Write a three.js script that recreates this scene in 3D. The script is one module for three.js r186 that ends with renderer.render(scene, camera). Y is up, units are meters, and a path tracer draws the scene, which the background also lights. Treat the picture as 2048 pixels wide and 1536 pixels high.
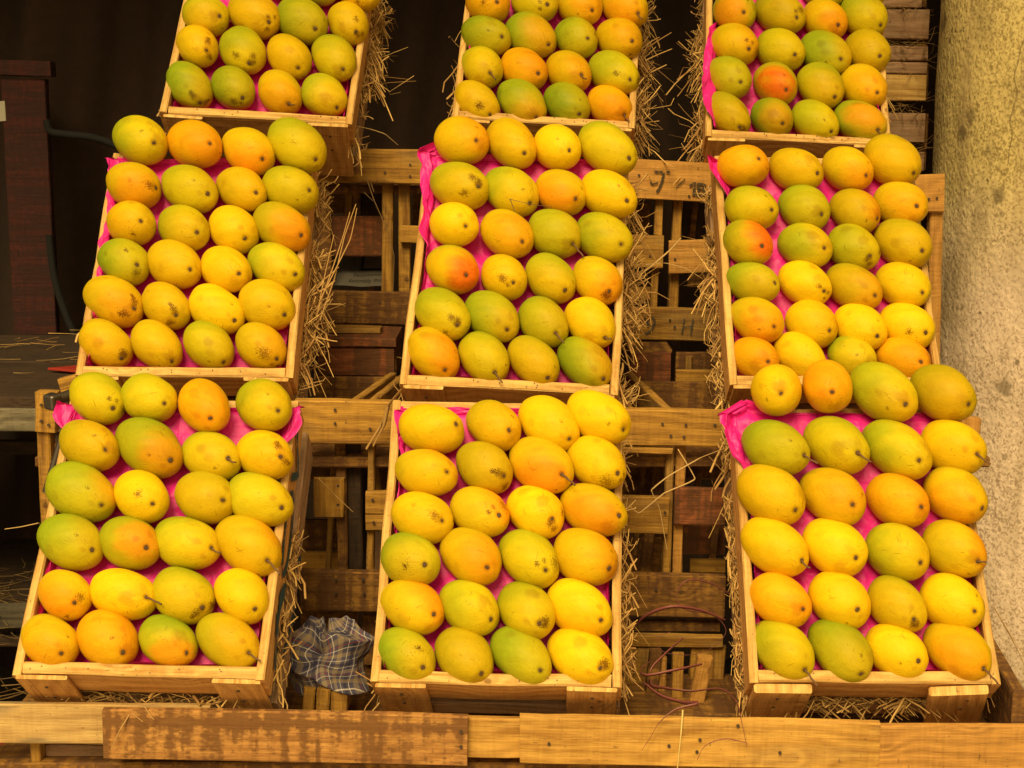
import * as THREE from 'three';
import { mergeGeometries } from 'three/addons/utils/BufferGeometryUtils.js';
import { RoundedBoxGeometry } from 'three/addons/geometries/RoundedBoxGeometry.js';

// ---------------------------------------------------------------- camera, sky, sun, exposure
const scene = new THREE.Scene();
const FOV = 28.96, PITCH = THREE.MathUtils.degToRad(10), EYE = 1.5;
const camera = new THREE.PerspectiveCamera(FOV, 4 / 3, 0.05, 200);
camera.position.set(0, EYE, 0);
camera.rotation.set(-PITCH, 0, 0);
const renderer = new THREE.WebGLRenderer({ antialias: true });
renderer.toneMapping = THREE.LinearToneMapping;
renderer.toneMappingExposure = 1.45;
renderer.shadowMap.enabled = true;
{ // warm overcast sky
  const w = 128, h = 64, px = new Float32Array(w * h * 4);
  for (let j = 0; j < h; j++) for (let i = 0; i < w; i++) {
    const el = ((j + 0.5) / h - 0.5) * Math.PI, s = Math.max(0, Math.sin(el));
    const b = el > 0 ? 0.24 + 1.12 * s : 0.15, k = (j * w + i) * 4;
    px[k] = b * 1.0; px[k + 1] = b * 0.735; px[k + 2] = b * 0.355; px[k + 3] = 1;
  }
  const sky = new THREE.DataTexture(px, w, h, THREE.RGBAFormat, THREE.FloatType);
  sky.mapping = THREE.EquirectangularReflectionMapping; sky.magFilter = THREE.LinearFilter; sky.needsUpdate = true;
  scene.background = sky; scene.environment = sky; scene.environmentIntensity = 1; scene.backgroundIntensity = 1;
}
const sun = new THREE.DirectionalLight(new THREE.Color().setRGB(1, 0.75, 0.37), 2.3);
sun.position.set(-1.3, 6.4, 3.0); sun.target.position.set(0, 1, -2.3);
sun.castShadow = true; sun.shadow.radius = 50; sun.shadow.mapSize.set(2048, 2048);
Object.assign(sun.shadow.camera, { left: -3, right: 3, top: 3, bottom: -3, near: 0.5, far: 14 });
scene.add(sun, sun.target);

// ---------------------------------------------------------------- helpers
function rng(seed) { let a = seed >>> 0; return () => { a = (a + 0x6d2b79f5) | 0; let t = Math.imul(a ^ (a >>> 15), 1 | a); t = (t + Math.imul(t ^ (t >>> 7), 61 | t)) ^ t; return ((t ^ (t >>> 14)) >>> 0) / 4294967296; }; }
const R0 = rng(7), rr = (a, b, f = R0) => a + (b - a) * f();
const lerp = (a, b, t) => a + (b - a) * t, clamp = (x, a = 0, b = 1) => Math.min(b, Math.max(a, x));
const smooth = (a, b, x) => { const t = clamp((x - a) / (b - a)); return t * t * (3 - 2 * t); };
const mix3 = (a, b, t) => [lerp(a[0], b[0], t), lerp(a[1], b[1], t), lerp(a[2], b[2], t)];
const hash = (x, y, s) => { let h = Math.imul(x | 0, 374761393) + Math.imul(y | 0, 668265263) + Math.imul(s | 0, 1274126177); h = Math.imul(h ^ (h >>> 13), 1274126177); return ((h ^ (h >>> 16)) >>> 0) / 4294967296; };
function vn(x, y, px, py, s) { // value noise with periods px, py
  const xi = Math.floor(x), yi = Math.floor(y), fx = x - xi, fy = y - yi, u = fx * fx * (3 - 2 * fx), v = fy * fy * (3 - 2 * fy);
  const x0 = ((xi % px) + px) % px, x1 = (x0 + 1) % px, y0 = ((yi % py) + py) % py, y1 = (y0 + 1) % py;
  return lerp(lerp(hash(x0, y0, s), hash(x1, y0, s), u), lerp(hash(x0, y1, s), hash(x1, y1, s), u), v);
}
const fbm = (x, y, px, py, s, n = 3) => { let a = 0, w = 0.5, t = 0; for (let i = 0; i < n; i++) { a += w * vn(x, y, px, py, s + i * 17); t += w; w *= 0.55; x *= 2; y *= 2; px *= 2; py *= 2; } return a / t; };
const n2 = (x, y, s, n = 2) => fbm(x + 1000, y + 1000, 4096, 4096, s, n) * 2 - 1;
const toS = (c) => Math.round(255 * clamp(c <= 0.0031308 ? c * 12.92 : 1.055 * Math.pow(c, 1 / 2.4) - 0.055));
function dataTex(w, h, fn, srgb, repeat) { // fn(u, v) gives [r, g, b] linear or one value
  const px = new Uint8Array(w * h * 4);
  for (let j = 0; j < h; j++) for (let i = 0; i < w; i++) {
    const c = fn((i + 0.5) / w, (j + 0.5) / h), k = (j * w + i) * 4;
    if (srgb) { px[k] = toS(c[0]); px[k + 1] = toS(c[1]); px[k + 2] = toS(c[2]); } else px[k] = px[k + 1] = px[k + 2] = Math.round(255 * clamp(c));
    px[k + 3] = 255;
  }
  const t = new THREE.DataTexture(px, w, h, THREE.RGBAFormat);
  t.wrapS = t.wrapT = THREE.RepeatWrapping; t.magFilter = THREE.LinearFilter; t.minFilter = THREE.LinearMipmapLinearFilter; t.generateMipmaps = true;
  if (srgb) t.colorSpace = THREE.SRGBColorSpace;
  if (repeat) t.repeat.set(...repeat);
  t.needsUpdate = true; return t;
}
const used = new Map();
function numbered(n) { const k = used.get(n) || 0; used.set(n, k + 1); return k ? n + '_' + String(k).padStart(3, '0') : n; }
function tag(o, label, category, group, kind) {
  if (label) o.userData.label = label;
  if (category) o.userData.category = category;
  if (group) o.userData.group = group;
  if (kind) o.userData.kind = kind;
  return o;
}
function mesh(name, geo, mat, parent = scene) {
  const m = new THREE.Mesh(geo, mat); m.name = parent === scene ? numbered(name) : name; m.castShadow = m.receiveShadow = true; parent.add(m); return m;
}
function thing(name, label, category, pos = [0, 0, 0], group) {
  const g = new THREE.Group(); g.name = numbered(name); g.position.set(...pos); scene.add(g); return tag(g, label, category, group);
}
const F = 768 / Math.tan(THREE.MathUtils.degToRad(FOV / 2));
function spot(px, py, z) { // the point of the upright plane at depth z that the photograph shows at this pixel
  const a = (px - 1024) / F, b = (768 - py) / F, c = Math.cos(PITCH), s = Math.sin(PITCH);
  const d = new THREE.Vector3(a, c * b - s, -c - s * b); return d.multiplyScalar(z / d.z).add(new THREE.Vector3(0, EYE, 0));
}

// ---------------------------------------------------------------- wood
function woodFields(seed, kind) {
  const grain = (u, v) => {
    let w = vn(u * 6, v * 4, 6, 4, seed) * 0.9 + vn(u * 14, v * 6, 14, 6, seed + 3) * 0.35;
    for (let k = 0; k < 4; k++) { const du = (u - hash(k, 1, seed)) - Math.round(u - hash(k, 1, seed)), dv = (v - hash(k, 2, seed)) - Math.round(v - hash(k, 2, seed)), q = du * du * 900 + dv * dv * 160; if (q < 9) w += 0.9 * Math.exp(-q); }
    const rings = 0.5 + 0.5 * Math.sin((v * 9 + w * 1.6) * 6.283);
    const fine = fbm(u * 10, v * 110, 10, 110, seed + 5, 3), fib = vn(u * 60, v * 240, 60, 240, seed + 9);
    return clamp(0.30 * rings + 0.5 * fine + 0.25 * fib);
  };
  const saw = (u, v) => fbm(u * 150 + vn(u * 5, v * 3, 5, 3, seed + 4) * 2, v * 5, 150, 5, seed + 21, 2);
  const blot = (u, v) => fbm(u * 5, v * 3, 5, 3, seed + 31, 4);
  return { grain, saw, blot, seed, kind };
}
function wood(seed, light, dark, opt = {}) {
  const f = woodFields(seed), W = 768, Hh = 256, val = new Float32Array(W * Hh);
  const map = dataTex(W, Hh, (u, v) => {
    let g = f.grain(u, v), s = f.saw(u, v), b = f.blot(u, v);
    const edge = opt.saw || 0.25;
    const streak = smooth(0.70, 0.92, vn(u * 4, v * 64, 4, 64, seed + 15)) * vn(u * 9, v * 20, 9, 20, seed + 16);
    let t = clamp(0.5 + 1.35 * (g - 0.5) + edge * (s - 0.5) + (b - 0.5) * 0.8 - 0.55 * streak);
    let c = mix3(dark, light, t);
    for (let k = 0; k < 4; k++) { const du = (u - hash(k, 1, seed)) - Math.round(u - hash(k, 1, seed)), dv = (v - hash(k, 2, seed)) - Math.round(v - hash(k, 2, seed)), q = Math.sqrt(du * du * 9500 + dv * dv * 1500) + 0.5 * (g - 0.5); if (q < 1 && hash(k, 5, seed) > 0.4) c = mix3(c, [dark[0] * 0.45, dark[1] * 0.4, dark[2] * 0.4], 0.8 * smooth(1, 0.55, q)); }
    if (opt.stain) { // dark saw bands and granular blotches soaked into the board
      const gran = fbm(u * 95, v * 60, 95, 60, seed + 61, 3), band = opt.band ? smooth(opt.band[0], opt.band[1], v) * smooth(opt.band[2], opt.band[1], v) : 0, wide = fbm(u * 56, v * 2, 56, 2, seed + 63, 2);
      const st = smooth(0.36, 0.58, 0.50 * wide + 0.2 * s + 0.30 * gran + opt.stain * 0.5 * (b - 0.5) + 0.2 * band);
      c = mix3(c, opt.stainColour || [0.10, 0.04, 0.012], 0.85 * st);
    }
    if (opt.grey) { const st = smooth(0.5, 0.68, fbm(u * 4, v * 5, 4, 5, seed + 71, 4)); c = mix3(c, [0.19, 0.15, 0.09], 0.75 * st * opt.grey); }
    const fleck = vn(u * 130, v * 42, 130, 42, seed + 81); if (fleck > 0.93) c = mix3(c, [0.06, 0.03, 0.015], 0.6 * smooth(0.93, 0.98, fleck));
    return c;
  }, true, [1 / 0.62, 1 / 0.2]);
  const bump = dataTex(W, Hh, (u, v) => 0.6 * f.grain(u, v) + 0.4 * f.saw(u, v), false, [1 / 0.62, 1 / 0.2]);
  return new THREE.MeshStandardMaterial({ map, bumpMap: bump, bumpScale: 0.0022, roughness: 0.86, metalness: 0 });
}
const M = {
  rim: wood(11, [0.76, 0.51, 0.17], [0.42, 0.225, 0.05]),
  pink: wood(23, [0.50, 0.31, 0.18], [0.24, 0.13, 0.065], { grey: 0.35 }),
  rail: wood(37, [0.50, 0.275, 0.04], [0.20, 0.092, 0.012], { grey: 0.3 }),
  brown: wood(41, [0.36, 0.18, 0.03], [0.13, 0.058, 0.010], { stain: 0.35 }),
  red: wood(53, [0.32, 0.105, 0.03], [0.13, 0.036, 0.012], { stain: 0.4 }),
  stain: wood(67, [0.56, 0.29, 0.075], [0.28, 0.125, 0.03], { saw: 0.35, stain: 0.9, stainColour: [0.14, 0.058, 0.014], band: [0.2, 0.27, 0.31] }),
  mould: wood(71, [0.62, 0.43, 0.16], [0.36, 0.21, 0.07], { grey: 0.9 }),
  plank: wood(83, [0.66, 0.385, 0.08], [0.34, 0.165, 0.025], { grey: 0.25 }),
  orange: wood(97, [0.58, 0.30, 0.065], [0.33, 0.16, 0.03], { saw: 0.4 }),
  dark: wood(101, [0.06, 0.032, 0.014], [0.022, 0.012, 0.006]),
};
M.stencil = M.orange;
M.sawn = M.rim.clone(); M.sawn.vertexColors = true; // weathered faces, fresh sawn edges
let fixedV = null; // where on the wood texture the next board's front face starts
// a sawn board: long axis x, height y, thickness z, worn edges, uv in metres
function board(l, h, t, seed = 1, rough = 0.0012, fresh = '') { // fresh: which faces are newly sawn and pale ('y' the upper one, 'x' the right end)
  const n = Math.max(3, Math.min(14, Math.round(l / 0.035))), c = Math.min(0.0022, h * 0.2, t * 0.2);
  const prof = [[-h / 2 + c, t / 2], [h / 2 - c, t / 2], [h / 2, t / 2 - c], [h / 2, -t / 2 + c], [h / 2 - c, -t / 2], [-h / 2 + c, -t / 2], [-h / 2, -t / 2 + c], [-h / 2, t / 2 - c]];
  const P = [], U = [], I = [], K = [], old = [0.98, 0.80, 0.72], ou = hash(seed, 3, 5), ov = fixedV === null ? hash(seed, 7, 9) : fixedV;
  const pt = (i, k) => { const u = i / n, x = (u - 0.5) * l, p = prof[k], e = rough;
    return [x + (i === 0 || i === n ? n2(p[0] * 90 + seed * 7.3, p[1] * 60, seed, 1) * e * 1.2 : 0), p[0] + n2(x * 28 + seed * 3.1, k * 5.7 + (p[0] > 0 ? 9 : 0), seed, 2) * e + n2(x * 3 + seed, p[0] > 0 ? 3 : 7, seed + 2, 1) * e * 0.9, p[1] + n2(x * 9 + seed * 5, 3.3, seed + 5, 1) * e * 0.8]; };
  for (let k = 0; k < 8; k++) { // each face has its own vertices so that edges stay crisp
    const k2 = (k + 1) % 8, b = P.length / 3, a0 = prof[k], a1 = prof[k2], wd = Math.hypot(a0[0] - a1[0], a0[1] - a1[1]);
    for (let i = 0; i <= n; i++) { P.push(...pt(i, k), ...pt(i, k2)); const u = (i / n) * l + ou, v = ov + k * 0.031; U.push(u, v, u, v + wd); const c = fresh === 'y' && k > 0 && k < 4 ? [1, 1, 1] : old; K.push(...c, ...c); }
    for (let i = 0; i < n; i++) { const q = b + i * 2; I.push(q, q + 2, q + 1, q + 1, q + 2, q + 3); }
  }
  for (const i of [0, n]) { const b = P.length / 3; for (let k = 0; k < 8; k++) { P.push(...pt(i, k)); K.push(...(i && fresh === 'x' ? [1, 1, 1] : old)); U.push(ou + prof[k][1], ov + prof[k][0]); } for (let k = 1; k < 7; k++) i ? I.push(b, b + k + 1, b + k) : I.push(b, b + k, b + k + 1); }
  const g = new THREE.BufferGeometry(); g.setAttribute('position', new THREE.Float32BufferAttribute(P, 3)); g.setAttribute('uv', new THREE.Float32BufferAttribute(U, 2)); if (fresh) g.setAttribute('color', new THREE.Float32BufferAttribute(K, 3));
  g.setIndex(I);
  const idx = g.index.array; for (let i = 0; i < idx.length; i += 3) { const q = idx[i + 1]; idx[i + 1] = idx[i + 2]; idx[i + 2] = q; }
  g.computeVertexNormals(); return g;
}
let seedCount = 100;
// one board as a part: upright boards turn their long axis to y
function plank(name, parent, x, y, z, l, h, t, mat, roll = 0, rough) {
  const tall = h > l, m = mesh(name, board(tall ? h : l, tall ? l : h, t, seedCount++, rough), mat, parent);
  m.position.set(x, y, z).sub(parent.position); m.rotation.z = roll + (tall ? Math.PI / 2 : 0); return m;
}
// a board whose front face fills this pixel rectangle at depth z; drop = how far its right end hangs lower, in pixels
function face(name, parent, x0, y0, x1, y1, z, t, mat, drop = 0, lean = 0) {
  const a = spot(x0, (y0 + y1) / 2, z), b = spot(x1, (y0 + y1) / 2, z), c = spot((x0 + x1) / 2, y0, z), d = spot((x0 + x1) / 2, y1, z);
  const m = plank(name, parent, (a.x + b.x) / 2, (c.y + d.y) / 2, z - t / 2, b.x - a.x, c.y - d.y, t, mat, -Math.atan2(drop, x1 - x0) - lean * 0.0175);
  return m;
}
const nailGeo = new THREE.CylinderGeometry(0.0022, 0.0022, 0.003, 10); nailGeo.rotateX(Math.PI / 2);
const nailMat = new THREE.MeshStandardMaterial({ color: new THREE.Color().setRGB(0.10, 0.075, 0.06), roughness: 0.55, metalness: 0.6 });
function nail(parent, px, py, z) { const p = spot(px, py, z), m = mesh('nail', nailGeo, nailMat, parent); m.position.copy(p).sub(parent.position); return m; }

// strands: straw, stalks, strips
class Strands {
  constructor() { this.P = []; this.I = []; this.C = []; }
  add(pts, w, th, col, taper = 0.5) { // a thin flat strand with a diamond section through pts
    const n = pts.length, b0 = this.P.length / 3, T = new THREE.Vector3(), S = new THREE.Vector3(), N = new THREE.Vector3();
    for (let i = 0; i < n; i++) {
      T.copy(pts[Math.min(n - 1, i + 1)]).sub(pts[Math.max(0, i - 1)]).normalize();
      S.set(0.31, 0.87, 0.39).cross(T); if (S.lengthSq() < 0.01) S.set(1, 0, 0).cross(T); S.normalize(); N.crossVectors(T, S);
      const k = i / (n - 1), s = lerp(1, taper, k);
      for (const [a, b] of [[w, 0], [0, th], [-w, 0], [0, -th]]) { this.P.push(pts[i].x + (S.x * a + N.x * b) * s, pts[i].y + (S.y * a + N.y * b) * s, pts[i].z + (S.z * a + N.z * b) * s); this.C.push(...col); }
    }
    for (let i = 0; i < n - 1; i++) for (let k = 0; k < 4; k++) { const a = b0 + i * 4 + k, b = b0 + i * 4 + (k + 1) % 4; this.I.push(a, b, a + 4, b, b + 4, a + 4); }
  }
  geo() { const g = new THREE.BufferGeometry(); g.setAttribute('position', new THREE.Float32BufferAttribute(this.P, 3)); g.setAttribute('color', new THREE.Float32BufferAttribute(this.C, 3)); g.setIndex(this.I); g.computeVertexNormals(); return g; }
}
const strawMat = new THREE.MeshStandardMaterial({ vertexColors: true, roughness: 0.7 });
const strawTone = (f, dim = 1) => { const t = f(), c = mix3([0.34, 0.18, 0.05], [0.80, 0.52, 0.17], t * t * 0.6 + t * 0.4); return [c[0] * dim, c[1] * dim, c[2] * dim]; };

// ---------------------------------------------------------------- setting: ground, stall interior
{
  const dirt = new THREE.MeshStandardMaterial({ map: dataTex(256, 256, (u, v) => mix3([0.26, 0.215, 0.16], [0.42, 0.35, 0.26], fbm(u * 8, v * 8, 8, 8, 5, 5)), true, [20, 20]), roughness: 0.95 });
  const g = mesh('ground', new THREE.PlaneGeometry(60, 60).rotateX(-Math.PI / 2), dirt); tag(g, 'dusty ground under and around the fruit stall', null, null, 'structure');
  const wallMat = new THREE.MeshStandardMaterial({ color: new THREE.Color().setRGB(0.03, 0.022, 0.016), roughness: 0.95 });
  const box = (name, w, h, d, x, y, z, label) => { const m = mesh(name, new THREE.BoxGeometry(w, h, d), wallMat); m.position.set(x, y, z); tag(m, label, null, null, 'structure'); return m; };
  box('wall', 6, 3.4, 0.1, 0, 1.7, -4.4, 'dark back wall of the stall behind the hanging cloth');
  box('wall', 0.1, 3.4, 2.6, -2.3, 1.7, -3.05, 'unseen dark side wall added to darken the stall');  // out of view, added to keep the stall interior dark
  box('wall', 0.1, 3.4, 3.2, 2.3, 1.7, -2.75, 'unseen dark side wall behind the pillar, added to darken the stall');  // also out of view, added to darken the interior from the right
  box('added_awning', 6, 0.06, 2.2, 0, 2.75, -3.4, 'unseen dark awning added over the stall to shade its back');  // added above the view; its front edge is placed to shade the back
}
// hanging brown cloth
{
  const W = 3.4, Hc = 2.4, nx = 220, ny = 40, g = new THREE.PlaneGeometry(W, Hc, nx, ny), p = g.attributes.position;
  for (let i = 0; i < p.count; i++) {
    const x = p.getX(i), y = p.getY(i), d = (Hc / 2 - y) / Hc;
    const ph = x + (y * 0.10) * Math.sin(x * 1.7) + n2(x * 2, y * 1.2, 4, 2) * 0.07;
    const fold = Math.pow(0.5 + 0.5 * Math.sin(ph * 17), 1.6) * 0.13 + Math.pow(0.5 + 0.5 * Math.sin(ph * 41 + 1.2), 2) * 0.035 + n2(x * 9, y * 5, 9, 3) * 0.012;
    p.setZ(i, fold * (0.6 + 0.5 * d));
  }
  g.computeVertexNormals();
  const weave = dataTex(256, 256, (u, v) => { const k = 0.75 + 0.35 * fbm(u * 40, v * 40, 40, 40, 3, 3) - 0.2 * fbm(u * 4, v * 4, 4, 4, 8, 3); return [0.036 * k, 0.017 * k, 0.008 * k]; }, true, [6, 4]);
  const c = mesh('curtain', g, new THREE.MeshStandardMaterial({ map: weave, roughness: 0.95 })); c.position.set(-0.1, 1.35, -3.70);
  tag(c, 'dark brown cloth hanging in folds behind the top row of crates', 'curtain');
}

// ---------------------------------------------------------------- stepped display racks
const ZU = -2.82, ZL = -2.275, ZF = -1.90;
{ // upper tier
  const r = thing('display_rack', 'weathered wooden rack tier carrying the top crates, stencilled board in its right gap', 'rack', [0, 0.9, ZU - 0.2]);
  face('rail', r, 560, 297, 880, 367, ZU, 0.022, M.rail, 5);
  const stencil = stencilBoard(); face('rail', r, 1235, 323, 1470, 402, ZU, 0.022, stencil, 12);
  face('rail', r, 1700, 352, 1889, 429, ZU, 0.022, M.orange, -8);
  // uprights and boards below the left rail
  face('upright', r, 764, 366, 785, 592, ZU - 0.03, 0.03, M.rail, 0, 1.2); face('upright', r, 798, 366, 819, 592, ZU - 0.035, 0.03, M.rail, 0, 0.4);
  face('slat', r, 640, 433, 768, 511, ZU - 0.062, 0.016, M.red, 1); face('slat', r, 800, 452, 880, 487, ZU - 0.016, 0.014, M.rail, 3);
  face('rail', r, 600, 585, 860, 649, ZU + 0.005, 0.02, M.brown, 7);
  face('upright', r, 640, 372, 662, 600, ZU - 0.05, 0.02, M.brown);
  // right gap
  face('upright', r, 1309, 398, 1327, 470, ZU - 0.02, 0.02, M.rail, 0, 1.5); face('upright', r, 1302, 530, 1316, 620, ZU - 0.02, 0.02, M.rail, 0, 1.5);
  face('upright', r, 1343, 400, 1361, 622, ZU - 0.03, 0.03, M.rail, 0, 1.8);
  face('slat', r, 1255, 470, 1327, 537, ZU - 0.004, 0.014, M.rail, 2); face('slat', r, 1338, 480, 1450, 547, ZU - 0.006, 0.014, M.orange, -3);
  face('rail', r, 1240, 617, 1480, 683, ZU + 0.005, 0.02, writtenBoard(), 6);
  // right end beside the pillar
  face('upright', r, 1858, 425, 1884, 730, ZU - 0.012, 0.026, M.orange, 0, -1.5);
  // tray boards under the top crates
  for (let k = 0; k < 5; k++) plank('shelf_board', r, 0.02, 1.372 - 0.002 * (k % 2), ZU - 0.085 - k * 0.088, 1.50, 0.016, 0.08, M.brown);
  for (const [x, y] of [[660, 330], [672, 352], [820, 329], [820, 352], [770, 345], [1278, 350], [1400, 378], [1378, 392], [1858, 398], [1874, 396], [760, 605], [1290, 637], [1340, 640], [1300, 512], [1350, 518]]) nail(r, x, y, ZU + (y > 560 ? 0.006 : y > 500 ? -0.004 : 0.002));
}
{ // lower tier
  const r = thing('display_rack', 'weathered wooden rack tier carrying the middle crates, plain rails above the plaid cloth', 'rack', [0, 0.5, ZL - 0.2]);
  face('rail', r, 70, 785, 112, 864, ZL, 0.024, M.rail, 2); face('upright', r, 77, 864, 103, 1080, ZL - 0.008, 0.024, M.rail, 0, 0.6); face('rail', r, 118, 752, 180, 790, ZL - 0.11, 0.02, M.rail, -16);
  face('rail', r, 590, 803, 800, 889, ZL, 0.022, M.rail, 4); face('rail', r, 1235, 822, 1470, 894, ZL, 0.022, M.rail, 5);
  face('rail', r, 1905, 838, 1962, 905, ZL, 0.022, M.orange, 2);
  // left gap
  face('slat', r, 628, 958, 688, 1034, ZL - 0.03, 0.014, M.rail, 1); face('upright', r, 672, 885, 692, 1150, ZL - 0.045, 0.02, M.brown);
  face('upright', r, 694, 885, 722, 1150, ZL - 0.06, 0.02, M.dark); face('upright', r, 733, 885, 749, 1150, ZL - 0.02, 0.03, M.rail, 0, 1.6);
  face('slat', r, 731, 984, 800, 1029, ZL - 0.004, 0.014, M.rail); face('slat', r, 731, 1030, 800, 1063, ZL - 0.006, 0.014, M.rail, 1);
  face('rail', r, 600, 1144, 770, 1224, ZL + 0.004, 0.02, M.brown, 4); face('brace', r, 752, 895, 768, 1150, ZL - 0.1, 0.02, M.rail, 0, -9);
  // right gap
  face('strip', r, 1240, 896, 1346, 909, ZL - 0.004, 0.012, M.rail, 3); face('upright', r, 1328, 905, 1345, 1165, ZL - 0.024, 0.02, M.rail, 0, 0.8);
  face('slat', r, 1235, 993, 1337, 1069, ZL - 0.006, 0.014, M.rail, 3); face('upright', r, 1350, 892, 1367, 1150, ZL - 0.03, 0.02, M.orange, 0, 0.6);
  face('slat', r, 1348, 976, 1450, 1051, ZL - 0.012, 0.014, M.red, 2); face('brace', r, 1296, 900, 1316, 1160, ZL - 0.12, 0.02, M.brown, 0, 7);
  face('rail', r, 1236, 1150, 1450, 1236, ZL + 0.004, 0.02, M.brown, 5);
  // tray
  for (let k = 0; k < 5; k++) plank('shelf_board', r, 0, 0.966 - 0.002 * (k % 2), ZL - 0.075 - k * 0.09, 1.52, 0.016, 0.082, M.brown);
  face('slat', r, 630, 754, 800, 800, -2.63, 0.014, M.brown, 2); face('slat', r, 1245, 764, 1440, 822, -2.63, 0.014, M.brown, 2);
  for (const [x0, x1, z] of [[-0.265, -0.22, 0], [-0.235, -0.195, 0.01], [-0.145, -0.10, 0], [0.185, 0.155, 0], [0.245, 0.215, 0]]) { // loose cross slats lying on the tray
    const p = plank('cross_slat', r, (x0 + x1) / 2, 1.040, ZL - 0.2, 0.34, 0.030, 0.014, M.rail); p.rotation.y = Math.PI / 2 - (x1 - x0) * 3.5; }
  for (const [x, y] of [[82, 810], [82, 842], [97, 850], [670, 820], [670, 847], [740, 858], [1325, 848], [1372, 850], [1368, 874], [1342, 872], [1430, 850], [672, 1160], [672, 1188], [726, 1160], [728, 1188], [745, 1000], [747, 1045], [1330, 1025], [1312, 1180], [676, 972], [676, 1010]]) nail(r, x, y, ZL + (y > 1100 ? 0.006 : y > 940 ? -0.002 : 0.002));
}
{ // front tier: the planks that hold the bottom crates
  const r = thing('display_rack', 'front tier of the stall with a long lip of nailed planks along the bottom edge', 'rack', [0, 0.3, ZF - 0.2]);
  face('rail', r, -120, 1410, 420, 1490, ZF - 0.012, 0.011, M.mould, 6);
  fixedV = 0;
  face('rail', r, 206, 1426, 935, 1526, ZF + 0.002, 0.012, stainedBoard(), 15);
  fixedV = null;
  face('rail', r, 860, 1436, 1120, 1516, ZF - 0.012, 0.012, M.plank, 3);
  face('rail', r, 1040, 1439, 1760, 1536, ZF + 0.002, 0.012, M.plank, 15);
  face('rail', r, 1757, 1451, 2180, 1552, ZF + 0.001, 0.012, M.orange, 1);
  for (let k = 0; k < 4; k++) plank('shelf_board', r, 0, 0.618 - 0.002 * (k % 2), ZF - 0.075 - k * 0.088, 1.5, 0.016, 0.08, M.brown);
  // end board that runs back from the lip at the right
  const e = plank('end_board', r, 0.712, 0.685, ZF - 0.19, 0.34, 0.10, 0.018, M.brown); e.rotation.y = Math.PI / 2 - 0.12;
  // boards seen below the lip
  face('apron', r, 95, 1494, 560, 1640, ZF - 0.06, 0.02, M.pink, 6); face('apron', r, 700, 1518, 1700, 1660, ZF - 0.09, 0.02, M.brown, 2);
  face('post', r, 66, 1480, 84, 1700, ZF - 0.04, 0.03, M.rail); face('post', r, 620, 1500, 640, 1700, ZF - 0.04, 0.03, M.pink); face('post', r, 648, 1500, 668, 1700, ZF - 0.04, 0.03, M.orange);
  // old crate boards in the recess between the lip and the rack behind
  face('slat', r, 600, 1228, 714, 1262, ZL - 0.035, 0.016, M.brown, 1); face('slat', r, 722, 1232, 790, 1330, ZL - 0.05, 0.016, M.brown, 1); face('slat', r, 600, 1266, 714, 1330, ZL - 0.06, 0.016, M.rail, 1);
  face('slat', r, 1240, 1243, 1440, 1264, ZL - 0.02, 0.016, M.brown, 2); face('slat', r, 1250, 1272, 1445, 1296, ZL + 0.03, 0.016, M.rail, 3); face('slat', r, 1250, 1300, 1300, 1376, ZL + 0.035, 0.016, M.rail, 2); face('slat', r, 1380, 1296, 1450, 1390, ZL + 0.02, 0.016, M.rail, 2);
  face('upright', r, 1293, 1305, 1318, 1430, ZL + 0.08, 0.02, M.brown, 0, 5); face('upright', r, 1316, 1320, 1332, 1400, ZL + 0.07, 0.018, M.orange, 0, 2);
  face('upright', r, 1344, 1312, 1366, 1432, ZL + 0.1, 0.02, M.rail, 0, 1); face('upright', r, 1384, 1316, 1414, 1440, ZL + 0.12, 0.022, M.orange, 0, 9);
  for (const [x, y] of [[922, 1464], [922, 1494], [1400, 1480], [1394, 1504], [1560, 1506], [1338, 1492], [1098, 1488], [1476, 1452]]) nail(r, x, y, ZF + 0.004);
}
function stencilBoard() { return M.stencil; }
function writtenBoard() { return M.rail; }
function stainedBoard() { return M.stain; }

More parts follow.
